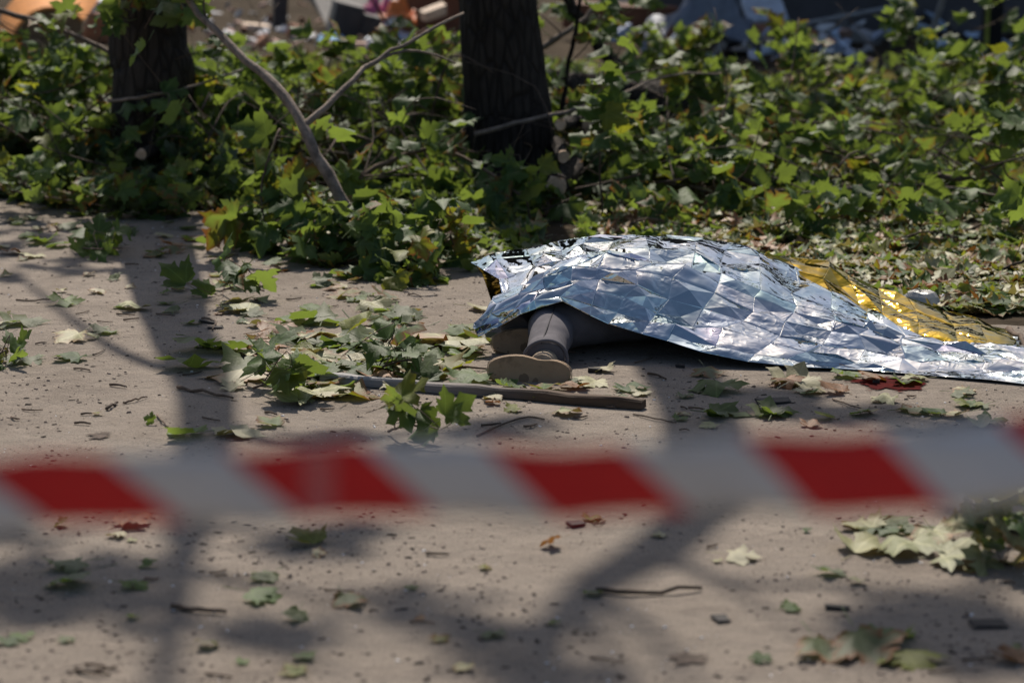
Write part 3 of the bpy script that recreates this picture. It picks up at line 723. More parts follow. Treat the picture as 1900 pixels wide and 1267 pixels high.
# ================================================================== RUBBLE and discarded things far behind
def col_mat(name, c, rough=.75, var=.25, scale=9): 
    M[name] = simple(name, c, rough, var, scale); return M[name]
def slab(name, label, cat, px, py, Y, sx, sy, sz, mat, rot=(0, 0, 0), group=None, bev=.004, z=None, jit=0.0):
    """a slab whose centre is seen at the pixel, resting at its real depth"""
    c = P(px, py, Y)
    if z is not None: c.z = z
    o = link(name, box_me(name, sx, sy, sz, mat, bev, jit)); o.location = c; o.rotation_euler = rot
    return tag(o, label, cat, group)
def heightfield_cloth(name, label, cat, c, sx, sy, h, mat, seed, drape=.5):
    r = random.Random(seed); n = 14; V, F = [], []
    for j in range(n + 1):
        for i in range(n + 1):
            u, v = i / n * 2 - 1, j / n * 2 - 1
            k = max(0, 1 - (u * u + v * v) * .55)
            z = h * k ** drape * (.6 + .6 * noise.noise(Vector((u * 2 + seed, v * 2, 0)))) + .05 * h * noise.noise(Vector((u * 6, v * 6, seed)))
            w = 1 + .25 * noise.noise(Vector((u * 1.5, v * 1.5, seed + 5)))
            V.append((u * sx * .5 * w, v * sy * .5 * w, max(.006, z)))
    for j in range(n):
        for i in range(n):
            F.append([j * (n + 1) + i, j * (n + 1) + i + 1, (j + 1) * (n + 1) + i + 1, (j + 1) * (n + 1) + i])
    o = link(name, mesh(name, V, F, mat, True)); o.location = c
    md = o.modifiers.new('thickness', 'SOLIDIFY'); md.thickness = .006
    return tag(o, label, cat)
# orange curved panel
def curved_panel():
    c = G(100, 105); V, F = [], []; n = 16
    for i in range(n + 1):
        a = math.pi * (.12 + .62 * i / n)
        x = -math.cos(a) * .42; z = math.sin(a) * .44
        for (yy, k) in ((0, .90), (.7, 1.28), (.7, 1.2), (0, .85)): V.append((x * k, yy, max(.0, z * k)))
    for i in range(n):
        for k in range(4):
            F.append([i * 4 + k, i * 4 + (k + 1) % 4, i * 4 + 4 + (k + 1) % 4, i * 4 + 4 + k])
    F += [[0, 1, 2, 3], [n * 4 + 3, n * 4 + 2, n * 4 + 1, n * 4]]
    e = empty('curved_panel', c); tag(e, 'curved orange panel standing behind the leaf heap at top left', 'panel')
    link('shell', mesh('shell', V, F, col_mat('orange_laminate', (.62, .24, .05), .75)), e, loc=c)
    pts = [(-math.cos(math.pi * (.12 + .62 * i / n)) * .355, .04, math.sin(math.pi * (.12 + .62 * i / n)) * .37) for i in range(n + 1)]
    pts += [(pts[-1][0], .04, 0), (pts[0][0], .04, 0)]
    V2 = pts + [(p[0], .08, p[2]) for p in pts]; m = len(pts)
    F2 = [list(range(m)), [m + k for k in range(m)][::-1]] + [[k, (k + 1) % m, m + (k + 1) % m, m + k] for k in range(m)]
    link('shaded_front', mesh('shaded_front', V2, F2, col_mat('brown_board', (.19, .12, .065))), e, loc=c)  # the panel's shaded side, its shade painted in as a brown front
    e.rotation_euler = (0, 0, R(8)); e.scale = (1.0, 1, 1.05)
curved_panel()
white = col_mat('white_plaster', (.62, .62, .63)); blueish = col_mat('pale_blue_plastic', (.42, .52, .66), .4)
pinkm = col_mat('pink_fabric', (.42, .10, .20)); lav = col_mat('lavender_fabric', (.42, .42, .62)); orangem = col_mat('orange_film', (.62, .16, .03), .4)
bluem = col_mat('blue_cloth', (.22, .42, .62)); cream = col_mat('cream_board', (.62, .48, .36)); brownm = col_mat('reddish_brown_board', (.17, .075, .045)); darkm = col_mat('dark_casing', (.035, .034, .038), .5)
greym = col_mat('grey_board', (.13, .125, .12)); greysheet = col_mat('blue_grey_sheet', (.14, .16, .20), .6); tile = col_mat('terracotta', (.45, .22, .13)); pinkboard = col_mat('pinkish_wood', (.46, .30, .24))
def gy(py): return G(950, py).y
slab('white_scrap', 'white scrap of board between the orange panel and the left trunk', 'scrap', 195, 14, 25, .42, .2, .16, white, (.2, .1, .3), jit=.12)
slab('terracotta_board', 'orange brown board shard beside the left trunk', 'board', 192, 55, 22, .28, .05, .3, tile, (.5, .3, .4), jit=.15)
slab('grey_board', 'big grey board lying tilted behind the black boxes', 'board', 690, 8, 24.0, 1.05, .9, .05, greym, (.45, -.15, .3), jit=.04)
for (px, py, s, lb) in [(640, 40, .27, 'open black box tilted at the debris edge, larger one'), (685, 50, .17, 'small black box right beside the larger black box')]:
    c = P(px, py, 22.0); e = empty('black_box', (c.x, c.y, 0)); tag(e, lb, 'box')
    cz = max(c.z, s * .5)
    o = link('shell', box_me('shell', s, s * .8, s, darkm, .01), e, loc=(c.x, c.y, cz)); o.rotation_euler = (.1, .25, .3)
    o = link('lid', box_me('lid', s * 1.05, s * .84, s * .1, greym, .005), e, loc=(c.x + .12 * s, c.y, cz + s * .56)); o.rotation_euler = (.1, .25, .3)
heightfield_cloth('pink_bag', 'crumpled pink fabric bundle at the top of the photo', 'fabric', P(700, 28, 23.5) * Vector((1, 1, 0)) if False else Vector((P(700, 10, 23.5).x, 23.5, 0)), .28, .28, .5, pinkm, 1)
heightfield_cloth('lavender_cloth', 'lavender cloth bundle beside the pink fabric', 'cloth', Vector((P(738, 10, 23.6).x, 23.6, 0)), .3, .3, .5, lav, 2)
e = heightfield_cloth('orange_wrapper', 'crumpled orange plastic wrapper with a white patch on the debris', 'wrapper', Vector((P(738, 30, 22.3).x, 22.3, .12)), .34, .3, .3, orangem, 3)
o = link('white_patch', box_me('white_patch', .13, .02, .1, white, .004), e, loc=None); o.location = (-.04, -.13, .06); o.rotation_euler = (-.5, 0, .2)
slab('brown_board', 'reddish brown board standing left of the centre trunk', 'board', 800, 22, 23.2, .62, .05, .4, brownm, (.25, 0, -.1))
slab('cream_block', 'cream coloured board end sticking up left of the centre trunk', 'board', 805, 23, 21.5, .2, .12, .09, cream, (.2, -.35, .3), jit=.08)
heightfield_cloth('blue_cloth', 'small bright blue rag in the debris between the trunks', 'rag', G(614, 84), .26, .3, .12, bluem, 5)
heightfield_cloth('blue_cloth', 'pale blue rag lying above the fork of the leaning limb', 'rag', G(722, 76), .42, .35, .12, blueish, 6)
slab('pale_plank', 'pale pinkish plank lying flat between the trunks', 'plank', 660, 84, gy(92), .5, .14, .05, pinkboard, (0, .04, .15))
slab('pale_plank', 'pale pinkish plank end under the pale blue rag', 'plank', 745, 90, gy(96), .42, .16, .05, pinkboard, (0, -.05, -.2))
slab('white_block', 'white broken block beside the pale pinkish plank', 'block', 700, 86, gy(95), .14, .12, .1, white, (.2, .3, .4), jit=.15)
slab('terracotta_shard', 'curved terracotta shard behind the leaning limb', 'shard', 553, 60, gy(70), .16, .05, .12, tile, (.3, .5, .2), jit=.2)
slab('terracotta_shard', 'small terracotta shard lowest beside the leaning limb', 'shard', 487, 77, gy(88), .1, .06, .07, tile, (.3, -.5, .2), jit=.2)
slab('cream_plank', 'cream plank piece lying left of the leaning limb fork', 'plank', 475, 50, gy(58), .26, .2, .05, cream, (.1, .1, .3), jit=.1)
slab('white_block', 'bright white chip close to the pale leaning limb', 'block', 425, 66, gy(74), .12, .1, .06, white, (.1, .3, .1), jit=.2)
slab('dark_post', 'short dark post stub at the top edge between the trunks', 'post', 520, 0, 24, .14, .14, .7, darkm, (0, .05, .2))
# right-hand side
slab('brown_board', 'long brown board lying behind the twigs right of the centre trunk', 'board', 1150, 32, 22.4, 1.05, .08, .24, brownm, (.3, .05, .05))
heightfield_cloth('grey_sheet', 'slumped blue grey sheet hanging over rubble right of centre', 'sheet', Vector((P(1300, 60, 20.8).x, 20.8, 0)), .95, .7, .62, greysheet, 9, .8)
slab('pipe_bundle', 'pale upright pipe standing inside the grey sheet', 'pipe', 1362, 30, 20.9, .09, .09, .62, greysheet, (.05, .05, .3), bev=.03)
slab('light_panel', 'light grey rounded panel lying on the rubble top', 'panel', 1416, 14, 22.4, .38, .5, .06, col_mat('light_panel', (.5, .53, .6)), (.5, -.05, .1), bev=.025)
slab('rusty_board', 'rusty brown board lying under the light panel', 'board', 1450, 62, 20.8, .5, .3, .1, brownm, (.2, .05, .2), jit=.08)
def pole(label, a, b, rad, mat, name='pole', cat='pole'):
    o, _ = tube_obj(name, [a, a.lerp(b, .5), b], rad, rad, mat, None, 4, 8, .0, 1)
    return tag(o, label, cat)
pole('long pale pipe lying slantwise across the rubble', P(1478, 47, 21), P(1688, 8, 22), .018, M['steel'], 'pipe', 'pipe')
pole('dark leaning pole, left one in front of the building', G(1655, 88), P(1702, -40, 20.6), .026, M['steel'])
pole('dark leaning pole, right one in front of the building', G(1713, 112), P(1762, -40, 19.4), .026, M['steel'])
e = empty('gate_post', G(1838, 116)); tag(e, 'black square post with a yellow green strip at the right rubble edge', 'post')
link('shaft', box_me('shaft', .15, .15, 1.3, M['black_void'], .01), e, loc=e.location + Vector((.02, .1, .65)))
link('strip', box_me('strip', .035, .02, 1.2, col_mat('yellow_green_paint', (.22, .24, .04)), .004), e, loc=e.location + Vector((-.035, .014, .66)))
fallen_branch('small sprig of bright leaves in front of the black square post', [P(1800, 60, 17.5), P(1850, 40, 17.5), P(1885, 15, 17.5)], .005, .003, 4, 2, r, twl=(.08, .16), tw_from=.1, bark='twig', cat='sprig', name='leaf_sprig')

rr = random.Random(77)
chunk_m = [white, greym, blueish, brownm, M['concrete_dark'], pinkboard, col_mat('grey_concrete', (.3, .3, .31)), col_mat('blue_grey_plastic', (.3, .35, .45))]
chunk_n = ['white', 'grey', 'pale blue', 'brown', 'charcoal', 'pinkish wooden', 'concrete grey', 'blue grey']
def chunk_mesh(k):
    r = random.Random(500 + k); bm = bmesh.new()
    for _ in range(11): bm.verts.new((r.uniform(-.5, .5), r.uniform(-.4, .4), r.uniform(-.5, .5) * (.25 if k % 2 else .7)))
    bmesh.ops.convex_hull(bm, input=bm.verts[:])
    for v in [v for v in bm.verts if not v.link_faces]: bm.verts.remove(v)
    return bm
cm = {}
for k in range(230):
    px = rr.choice([rr.uniform(1380, 1900), rr.uniform(1380, 1900), rr.uniform(1080, 1900), rr.uniform(420, 850), rr.uniform(420, 850), rr.uniform(-20, 420)])
    py = rr.uniform(42, 128) if px > 1000 else rr.uniform(3, 92)
    p = G(px, py); mi = rr.choice([0, 0, 1, 1, 2, 2, 3, 4, 5, 6, 7, 7]); kk = rr.randrange(8)
    if px < 1000: mi = rr.choice([0, 1, 3, 5, 5, 6])
    if (kk, mi) not in cm: cm[(kk, mi)] = bm_mesh('rubble_chunk', chunk_mesh(kk), chunk_m[mi])
    s = rr.uniform(.10, .36) if px > 1000 else rr.uniform(.08, .2)
    o = link('rubble_chunk', cm[(kk, mi)]); o.scale = (s, s * rr.uniform(.6, 1), s * rr.uniform(.5, 1))
    o.location = p + Vector((0, 0, s * .2 + (rr.uniform(0, .12) if px > 1000 else 0))); o.rotation_euler = (rr.gauss(0, .4), rr.gauss(0, .4), rr.uniform(0, 6.28))
    zone = 'in the shaded heap before the building' if px > 1400 else ('near the grey sheet' if px > 1000 else ('behind the middle leaf heap' if px > 420 else 'behind the left leaf heap'))
    col_ = 'leftmost' if (px - 1400) % 500 < 120 else 'second' if (px - 1400) % 500 < 240 else 'third' if (px - 1400) % 500 < 370 else 'rightmost'
    tag(o, ('big ' if s > .24 else 'small ' if s < .14 else 'middling ') + chunk_n[mi] + (' flat' if kk % 2 else ' blocky') + ' rubble ' + zone + (', ' + col_ + ' quarter, ' + ('back' if py < 80 else 'front')), 'rubble', 'rubble pieces ' + zone)

# ================================================================== PERSON under the blanket
def loft(rings, sides=20):
    V, F = [], []
    for (c, u, v) in rings:
        for k in range(sides):
            a = 2 * math.pi * k / sides; V.append(Vector(c) + u * math.cos(a) + v * math.sin(a))
    for i in range(len(rings) - 1):
        for k in range(sides):
            j = (k + 1) % sides; F.append([i * sides + k, i * sides + j, (i + 1) * sides + j, (i + 1) * sides + k])
    F.append(list(range(sides))[::-1]); F.append([(len(rings) - 1) * sides + k for k in range(sides)])
    return V, F
def limb(points):                         # (position, radius across, radius up)
    pos = [Vector(p[0]) for p in points]; rings = []
    pp = smooth_path(pos, 24)
    for i in range(25):
        t = i / 24 * (len(points) - 1); k = min(int(t), len(points) - 2); f = t - k
        ra = points[k][1] * (1 - f) + points[k + 1][1] * f; rb = points[k][2] * (1 - f) + points[k + 1][2] * f
        d = (pp[min(i + 1, 24)] - pp[max(i - 1, 0)]).normalized()
        u = d.cross(Vector((0, 0, 1))).normalized(); v = u.cross(d).normalized()
        rings.append((pp[i], u * ra, v * rb))
    return loft(rings)
person = empty('person', (.6, 8.0, 0)); tag(person, 'person lying under the silver foil, grey trouser leg and tan shoe sole showing', 'person')
ank = P(1012, 668, 7.51); kne = Vector((.135, 7.86, .092)); hip = Vector((.56, 8.08, .105))
parts = [limb([(ank + Vector((.0, -.01, .006)), .064, .056), (ank.lerp(kne, .35), .067, .064), (ank.lerp(kne, .75), .072, .073), (kne, .081, .080), (kne.lerp(hip, .3), .076, .074), (kne.lerp(hip, .7), .085, .082), (hip, .11, .095)]),
         limb([(Vector((.01, 7.93, .075)), .052, .050), (Vector((.06, 8.1, .09)), .058, .056), (Vector((.15, 8.30, .10)), .07, .07), (Vector((.36, 8.26, .11)), .075, .075), (Vector((.54, 8.14, .12)), .10, .10)]),
         limb([(Vector((.50, 8.12, .11)), .12, .095), (Vector((.60, 8.26, .115)), .14, .09), (Vector((.70, 8.40, .11)), .13, .08), (Vector((.78, 8.5, .09)), .09, .06), (Vector((.83, 8.56, .07)), .05, .045)])]
bm = bmesh.new()
for V, F in parts:
    vs = [bm.verts.new(v - person.location) for v in V]
    for f in F: bm.faces.new([vs[k] for k in f])
bmesh.ops.recalc_face_normals(bm, faces=bm.faces[:])
body = link('body', bm_mesh('body', bm, M['trouser'], True), person); body.location = (0, 0, 0)
rm = body.modifiers.new('remesh', 'REMESH'); rm.mode = 'VOXEL'; rm.voxel_size = .009; rm.use_smooth_shade = True
sm = body.modifiers.new('smooth', 'SMOOTH'); sm.iterations = 6; sm.factor = .5
tx = bpy.data.textures.new('cloth_folds', 'CLOUDS'); tx.noise_scale = .13
dm = body.modifiers.new('folds', 'DISPLACE'); dm.texture = tx; dm.strength = .016; dm.mid_level = .5
body['label'] = 'dark grey trousers of the covered person'
# seam along the shin
sp_ = [ank.lerp(kne, t) + Vector((-.012 + .02 * t, -.012, .056 + .016 * t)) for t in (-.02, .2, .45, .7, .95)]
hr_ = [ank + Vector((math.cos(a_) * .069, -.012 + .006 * math.sin(a_ * 2), .006 + math.sin(a_) * .060)) for a_ in [k * .42 for k in range(16)]]
tube_obj('trouser_hem', hr_, .006, .006, M['trouser'], person, 40, 6, 0)
tube_obj('trouser_seam', [p + Vector((0, 0, .003)) for p in sp_], .0022, .0022, M['seam'], person, 12, 5, 0)
# shoes: sole outline traced flat then stood up
def shoe(center, L, W, yaw, tilt, roll, dark=False):
    out = []; n = 36
    for k in range(n):
        a = 2 * math.pi * k / n; x = math.cos(a) * L / 2; s = math.sin(a)
        t = (x / (L / 2) + 1) / 2              # 0 toe .. 1 heel
        w = W * (.50 * (1 - t) ** .6 * 1.0 + .40 * t + .02) * (1 - .22 * math.exp(-((t - .62) / .16) ** 2) * (1 if s > 0 else .45))
        sq = math.copysign(abs(s) ** .62, s)
        out.append((x, sq * w))
    e = empty('shoe', center - person.location); e.parent = person
    e.rotation_euler = (tilt, roll, yaw)
    V, F = [], []
    lay = [(-.003, .965), (0, .99), (.006, 1.0), (.018, 1.0), (.024, .985)]
    for (d, s) in lay:
        V += [(x * s, d, z * s) for x, z in out]
    for i in range(len(lay) - 1):
        for k in range(n):
            j = (k + 1) % n; F.append([i * n + k, i * n + j, (i + 1) * n + j, (i + 1) * n + k])
    F.append(list(range(n))[::-1]); F.append([(len(lay) - 1) * n + k for k in range(n)])
    bm = bmesh.new(); vs = [bm.verts.new(v) for v in V]
    for f in F: bm.faces.new([vs[k] for k in f])
    bmesh.ops.recalc_face_normals(bm, faces=bm.faces[:])
    s = bpy.data.objects.new('sole', bm_mesh('sole', bm, M['sole'])); C.objects.link(s); s.parent = e
    V = []; F = []
    for (d, sc) in ((.010, 1.012), (.012, 1.03), (.020, 1.03), (.022, 1.012)): V += [(x * sc, d, z * sc) for x, z in out]
    for i in range(3):
        for k in range(n):
            j = (k + 1) % n; F.append([i * n + k, i * n + j, (i + 1) * n + j, (i + 1) * n + k])
    w_ = bpy.data.objects.new('welt', mesh('welt', V, F, M['welt'])); C.objects.link(w_); w_.parent = e
    V, F = [], []                                # upper
    lay = [(.020, .93, 0), (.04, .92, 0), (.06, .86, .008), (.078, .66, .03), (.088, .42, .05)]
    for (d, sc, sh) in lay:
        V += [(x * sc + sh, d * (1 if x < .02 else 1.05), z * sc) for x, z in out]
    for i in range(len(lay) - 1):
        for k in range(n):
            j = (k + 1) % n; F.append([i * n + k, i * n + j, (i + 1) * n + j, (i + 1) * n + k])
    F.append([(len(lay) - 1) * n + k for k in range(n)])
    bm = bmesh.new(); vs = [bm.verts.new(v) for v in V]
    for f in F: bm.faces.new([vs[k] for k in f])
    bmesh.ops.recalc_face_normals(bm, faces=bm.faces[:])
    u = bpy.data.objects.new('upper', bm_mesh('upper', bm, M['shoe'], True)); C.objects.link(u); u.parent = e
    return e
s1 = shoe(P(982, 690, 7.43), .262, .096, R(-4), R(-9), R(3)); s1['label'] = 'tan shoe sole facing the camera'
s2 = shoe(P(982, 632, 7.88), .25, .082, R(4), R(-6), R(-4)); s2['label'] = 'shaded shoe sole half hidden under the foil'
V, F = limb([(ank + Vector((-.012, -.055, -.010)), .043, .040), (ank + Vector((0, .01, -.004)), .043, .042), (ank + Vector((.01, .08, 0)), .043, .043)])
link('sock', mesh('sock', V, F, M['sock'], True), person)

# ================================================================== FOIL BLANKET
A_ = [(885,625,7.85),(922,606,7.84),(967,582,7.82),(1015,558,7.79),(1068,571,7.79),(1120,596,7.79),(1180,616,7.77),(1232,632,7.73),(1310,655,7.66),(1390,671,7.62),(1500,680,7.59),(1600,684,7.57),(1700,695,7.5),(1800,706,7.44),(1900,719,7.36),(2000,730,7.30)]
B_ = [(878,592,7.90),(925,562,7.92),(975,535,7.92),(1030,505,7.95),(1090,492,7.98),(1170,492,8.0),(1250,510,8.0),(1330,535,7.98),(1400,562,7.96),(1480,592,7.92),(1560,613,7.88),(1640,633,7.84),(1720,653,7.77),(1800,669,7.68),(1900,688,7.58),(2000,700,7.5)]
C_ = [(938,541,8.08),(955,530,8.1),(998,510,8.12),(1055,488,8.15),(1112,476,8.16),(1182,471,8.17),(1262,480,8.16),(1338,502,8.14),(1408,528,8.1),(1484,557,8.07),(1562,586,8.02),(1640,611,7.97),(1720,633,7.9),(1800,651,7.82),(1900,673,7.72),(2000,690,7.6)]
D_ = [(875,490,8.40),(930,473,8.42),(1000,458,8.45),(1060,448,8.48),(1120,442,8.5),(1200,440,8.5),(1290,441,8.5),(1350,453,8.48),(1424,477,8.45),(1495,512,8.38),(1562,548,8.28),(1640,590,8.14),(1720,619,8.0),(1800,641,7.93),(1900,663,7.83),(2000,682,7.7)]
rows = [[P(*p) for p in rw] for rw in (A_, B_, C_, D_)]
AB = [a.lerp(b, .5) + Vector((0, -.012, -.004)) for a, b in zip(rows[0], rows[1])]
Ein = [d + Vector((.03, .16, -.05)) for d in rows[3]]; Eout = []
for k, d in enumerate(rows[3]):
    y = d.y + .30; Eout.append(Vector((d.x + (.07 if k == 0 else .03), y, .015)))
ctrl_rows = [rows[0], AB, rows[1], rows[2], rows[3], Ein, Eout]
for rw in ctrl_rows:
    for p in rw: p.z = max(p.z, .008)
def grid_sample(cr, u, v):
    m = len(cr[0])
    line = []
    for rw in cr:
        t = u * (m - 1); k = min(int(t), m - 2); f = t - k
        p0, p1, p2, p3 = rw[max(k - 1, 0)], rw[k], rw[k + 1], rw[min(k + 2, m - 1)]
        line.append(0.5 * ((2 * p1) + (p2 - p0) * f + (2 * p0 - 5 * p1 + 4 * p2 - p3) * f * f + (3 * p1 - p0 - 3 * p2 + p3) * f ** 3))
    m = len(line); t = v * (m - 1); k = min(int(t), m - 2); f = t - k
    p0, p1, p2, p3 = line[max(k - 1, 0)], line[k], line[k + 1], line[min(k + 2, m - 1)]
    return 0.5 * ((2 * p1) + (p2 - p0) * f + (2 * p0 - 5 * p1 + 4 * p2 - p3) * f * f + (3 * p1 - p0 - 3 * p2 + p3) * f ** 3)
def faceted_sheet(name, cr, nu, nv, amp, r, flip=False):
    """sheet creased into a grid of tiles: a thin fold line round every tile, each tile flat, peaked or split on a diagonal"""
    def nrm(u, v):
        e_ = .01
        a = grid_sample(cr, min(1, u + e_), v) - grid_sample(cr, max(0, u - e_), v); b = grid_sample(cr, u, min(1, v + e_)) - grid_sample(cr, u, max(0, v - e_))
        return a.cross(b).normalized()
    V, F, tint, key = [], [], [], {}; soft_faces = set()
    def add(p):
        p.z = max(.006, p.z); V.append(p); return len(V) - 1
    gpos, gn = {}, {}
    for j in range(nv + 1):
        for i in range(nu + 1):
            u, v = i / nu, j / nv
            if 0 < i < nu: u += r.uniform(-.2, .2) / nu
            if 0 < j < nv: v += r.uniform(-.22, .22) / nv
            n = nrm(u, v); k = .55 if j in (0, nv) else 1
            gpos[i, j] = grid_sample(cr, u, v) + n * r.gauss(0, amp * .75) * k; gn[i, j] = n
            key[i, j] = add(gpos[i, j] - n * .0008)
    for j in range(nv):
        for i in range(nu):
            c = [(i, j), (i + 1, j), (i + 1, j + 1), (i, j + 1)]
            cen = sum((gpos[q] for q in c), Vector()) / 4; n = sum((gn[q] for q in c), Vector()).normalized()
            size = (gpos[c[0]] - gpos[c[2]]).length
            inn = []
            for q in c:
                d = cen - gpos[q]; inn.append(add(gpos[q] + d * min(.14, .0032 / max(d.length, .01)) + n * r.uniform(-.0005, .0012)))
            outer = [key[q] for q in c]
            tcol = r.choice([(1, 1, .98)] * 10 + [(.97, .99, 1), (.93, .98, 1), (.80, .95, .96), (.92, .87, 1.0), (.80, .96, .94), (.86, .93, 1.0)])
            new = []
            for k in range(4): new.append([outer[k], outer[(k + 1) % 4], inn[(k + 1) % 4], inn[k]])
            kind = r.random()
            if kind < .40:                       # softly dished tile, curved between its creases
                nn = 4; bl = r.gauss(0, amp * .5); sk = r.gauss(0, amp * .4); gg = {}
                for b_ in range(nn + 1):
                    for a_ in range(nn + 1):
                        fa, fb = a_ / nn, b_ / nn
                        cid = {(0, 0): 0, (nn, 0): 1, (nn, nn): 2, (0, nn): 3}.get((a_, b_))
                        if cid is not None: gg[a_, b_] = inn[cid]; continue
                        p_ = V[inn[0]].lerp(V[inn[1]], fa).lerp(V[inn[3]].lerp(V[inn[2]], fa), fb)
                        w_ = math.sin(math.pi * fa) * math.sin(math.pi * fb)
                        gg[a_, b_] = add(p_ + n * (bl * w_ + sk * math.sin(2 * math.pi * fa) * math.sin(math.pi * fb)))
                new = []
                for k in range(4):
                    side = [[(q_, 0) for q_ in range(nn + 1)], [(nn, q_) for q_ in range(nn + 1)], [(nn - q_, nn) for q_ in range(nn + 1)], [(0, nn - q_) for q_ in range(nn + 1)]][k]
                    new.append([outer[k], outer[(k + 1) % 4]] + [gg[q_] for q_ in side[::-1]])
                for b_ in range(nn):
                    for a_ in range(nn): new.append([gg[a_, b_], gg[a_ + 1, b_], gg[a_ + 1, b_ + 1], gg[a_, b_ + 1]]); soft_faces.add(len(F) + len(new) - 1)
            elif kind < .74:                     # peaked or dented tile
                m = add(cen.lerp(gpos[r.choice(c)], r.uniform(0, .5)) + n * r.choice((-1, 1)) * r.uniform(.6, 1.7) * amp)
                new += [[inn[k], inn[(k + 1) % 4], m] for k in range(4)]
            else:                                # crumpled tile, split further
                ring = []
                for k in range(4):
                    a, b = V[inn[k]], V[inn[(k + 1) % 4]]
                    ring += [inn[k], add(a.lerp(b, r.uniform(.3, .7)) + n * r.gauss(0, amp * .5))]
                m = add(cen + n * r.gauss(0, amp * .9) + Vector((r.gauss(0, .1), r.gauss(0, .1), 0)) * size * .3)
                new = [[outer[k], outer[(k + 1) % 4], inn[(k + 1) % 4], ring[2 * k + 1], inn[k]] for k in range(4)]
                new += [[ring[k], ring[(k + 1) % 8], m] for k in range(8)]
            for f in new:
                F.append(f if not flip else f[::-1]); tint.append((tcol, len(f)))
    me = mesh(name, V, F, M['foil'])
    me.polygons.foreach_set('use_smooth', [k in soft_faces for k in range(len(F))])
    at = me.color_attributes.new('tint', 'FLOAT_COLOR', 'CORNER')
    a = np.ones((sum(n for _, n in tint), 4)); a[:, :3] = np.concatenate([np.tile(np.array(t), (n, 1)) for t, n in tint]); at.data.foreach_set('color', a.ravel())
    return me
r = random.Random(5)
foil_me = faceted_sheet('foil_blanket', ctrl_rows, 17, 13, .0128, r)
fo = P(1300, 560, 8.0); fo.z = 0
set_origin(foil_me, fo)
foil = link('foil_blanket', foil_me); foil.location = fo
tag(foil, 'crumpled silver foil emergency blanket draped over the lying person, gold underside', 'blanket')
# gold underside folded over along the back right
g0 = [(1414,480,8.44),(1490,524,8.36),(1552,562,8.24),(1618,600,8.11),(1688,624,8.01),(1760,642,7.93),(1820,654,7.89),(1868,662,7.87)]
g1 = [(1422,473,8.52),(1482,477,8.56),(1542,491,8.55),(1592,517,8.50),(1660,548,8.40),(1735,574,8.30),(1815,592,8.22),(1886,632,8.06)]
r0_ = [P(*p) + Vector((0, -.004, .008)) for p in g0]; r1_ = [P(*p) for p in g1]
mid = [a.lerp(b, .5) + Vector((0, -.02, .008)) for a, b in zip(r0_, r1_)]
r2_ = [p + Vector((.01, .10, -.05)) for p in r1_]; r3_ = [Vector((p.x + .02, p.y + .16, .008)) for p in r1_]
for rw in (r0_, mid, r1_, r2_, r3_):
    for p in rw: p.z = max(.008, p.z)
gm_ = faceted_sheet('gold_flap', [r0_, mid, r1_, r2_, r3_], 8, 6, .008, r, flip=True)
gf = link('gold_flap', gm_, foil); gf['label'] = 'gold underside folded over along the back edge'

# ================================================================== BARRIER TAPE
def tape():
    TY = 1.58; n = 200; Wd = 160 / FPX * TY; V, F, uvs = [], [], []
    a, b = P(-1800, 985, TY + .02), P(3700, 795, TY)
    for i in range(n + 1):
        t = i / n; p = a.lerp(b, t)
        sag = .0035 * math.sin(t * 19) + .0022 * math.sin(t * 55 + 1) + .0012 * math.sin(t * 131)
        tw = .22 * math.sin(t * 9.0 + .6) + .10 * math.sin(t * 31)
        up = Vector((0, math.sin(tw - .12), math.cos(tw - .12)))
        for k in range(5):
            q = (k / 4 - .5)
            V.append(p + up * Wd * q + Vector((0, .002 * math.sin(t * 70 + k), sag)))
            uvs.append(((p.x / TY * FPX * .982 + 950 + 2) / 484, k / 4))
    for i in range(n):
        for k in range(4): F.append([i * 5 + k, i * 5 + k + 1, (i + 1) * 5 + k + 1, (i + 1) * 5 + k])
    me = mesh('barrier_tape', V, F, M['tape'], True)
    ul = me.uv_layers.new(name='UVMap')
    for lp in me.loops: ul.data[lp.index].uv = uvs[lp.vertex_index]
    o = link('barrier_tape', me)
    md = o.modifiers.new('thickness', 'SOLIDIFY'); md.thickness = .0004
    tag(o, 'blurred red and white striped barrier tape stretched across in front', 'tape')
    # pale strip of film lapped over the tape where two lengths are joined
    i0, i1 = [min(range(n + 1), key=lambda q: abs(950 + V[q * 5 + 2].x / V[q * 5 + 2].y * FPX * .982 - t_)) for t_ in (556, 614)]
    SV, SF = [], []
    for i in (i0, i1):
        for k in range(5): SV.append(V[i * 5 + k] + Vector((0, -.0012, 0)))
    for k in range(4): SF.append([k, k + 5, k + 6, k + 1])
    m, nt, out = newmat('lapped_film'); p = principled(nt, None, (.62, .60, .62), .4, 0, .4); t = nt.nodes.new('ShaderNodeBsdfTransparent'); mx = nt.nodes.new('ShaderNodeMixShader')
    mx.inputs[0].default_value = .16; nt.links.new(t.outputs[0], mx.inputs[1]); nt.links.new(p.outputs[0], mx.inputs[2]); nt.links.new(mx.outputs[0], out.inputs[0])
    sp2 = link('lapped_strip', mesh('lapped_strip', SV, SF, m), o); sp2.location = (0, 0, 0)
tape()

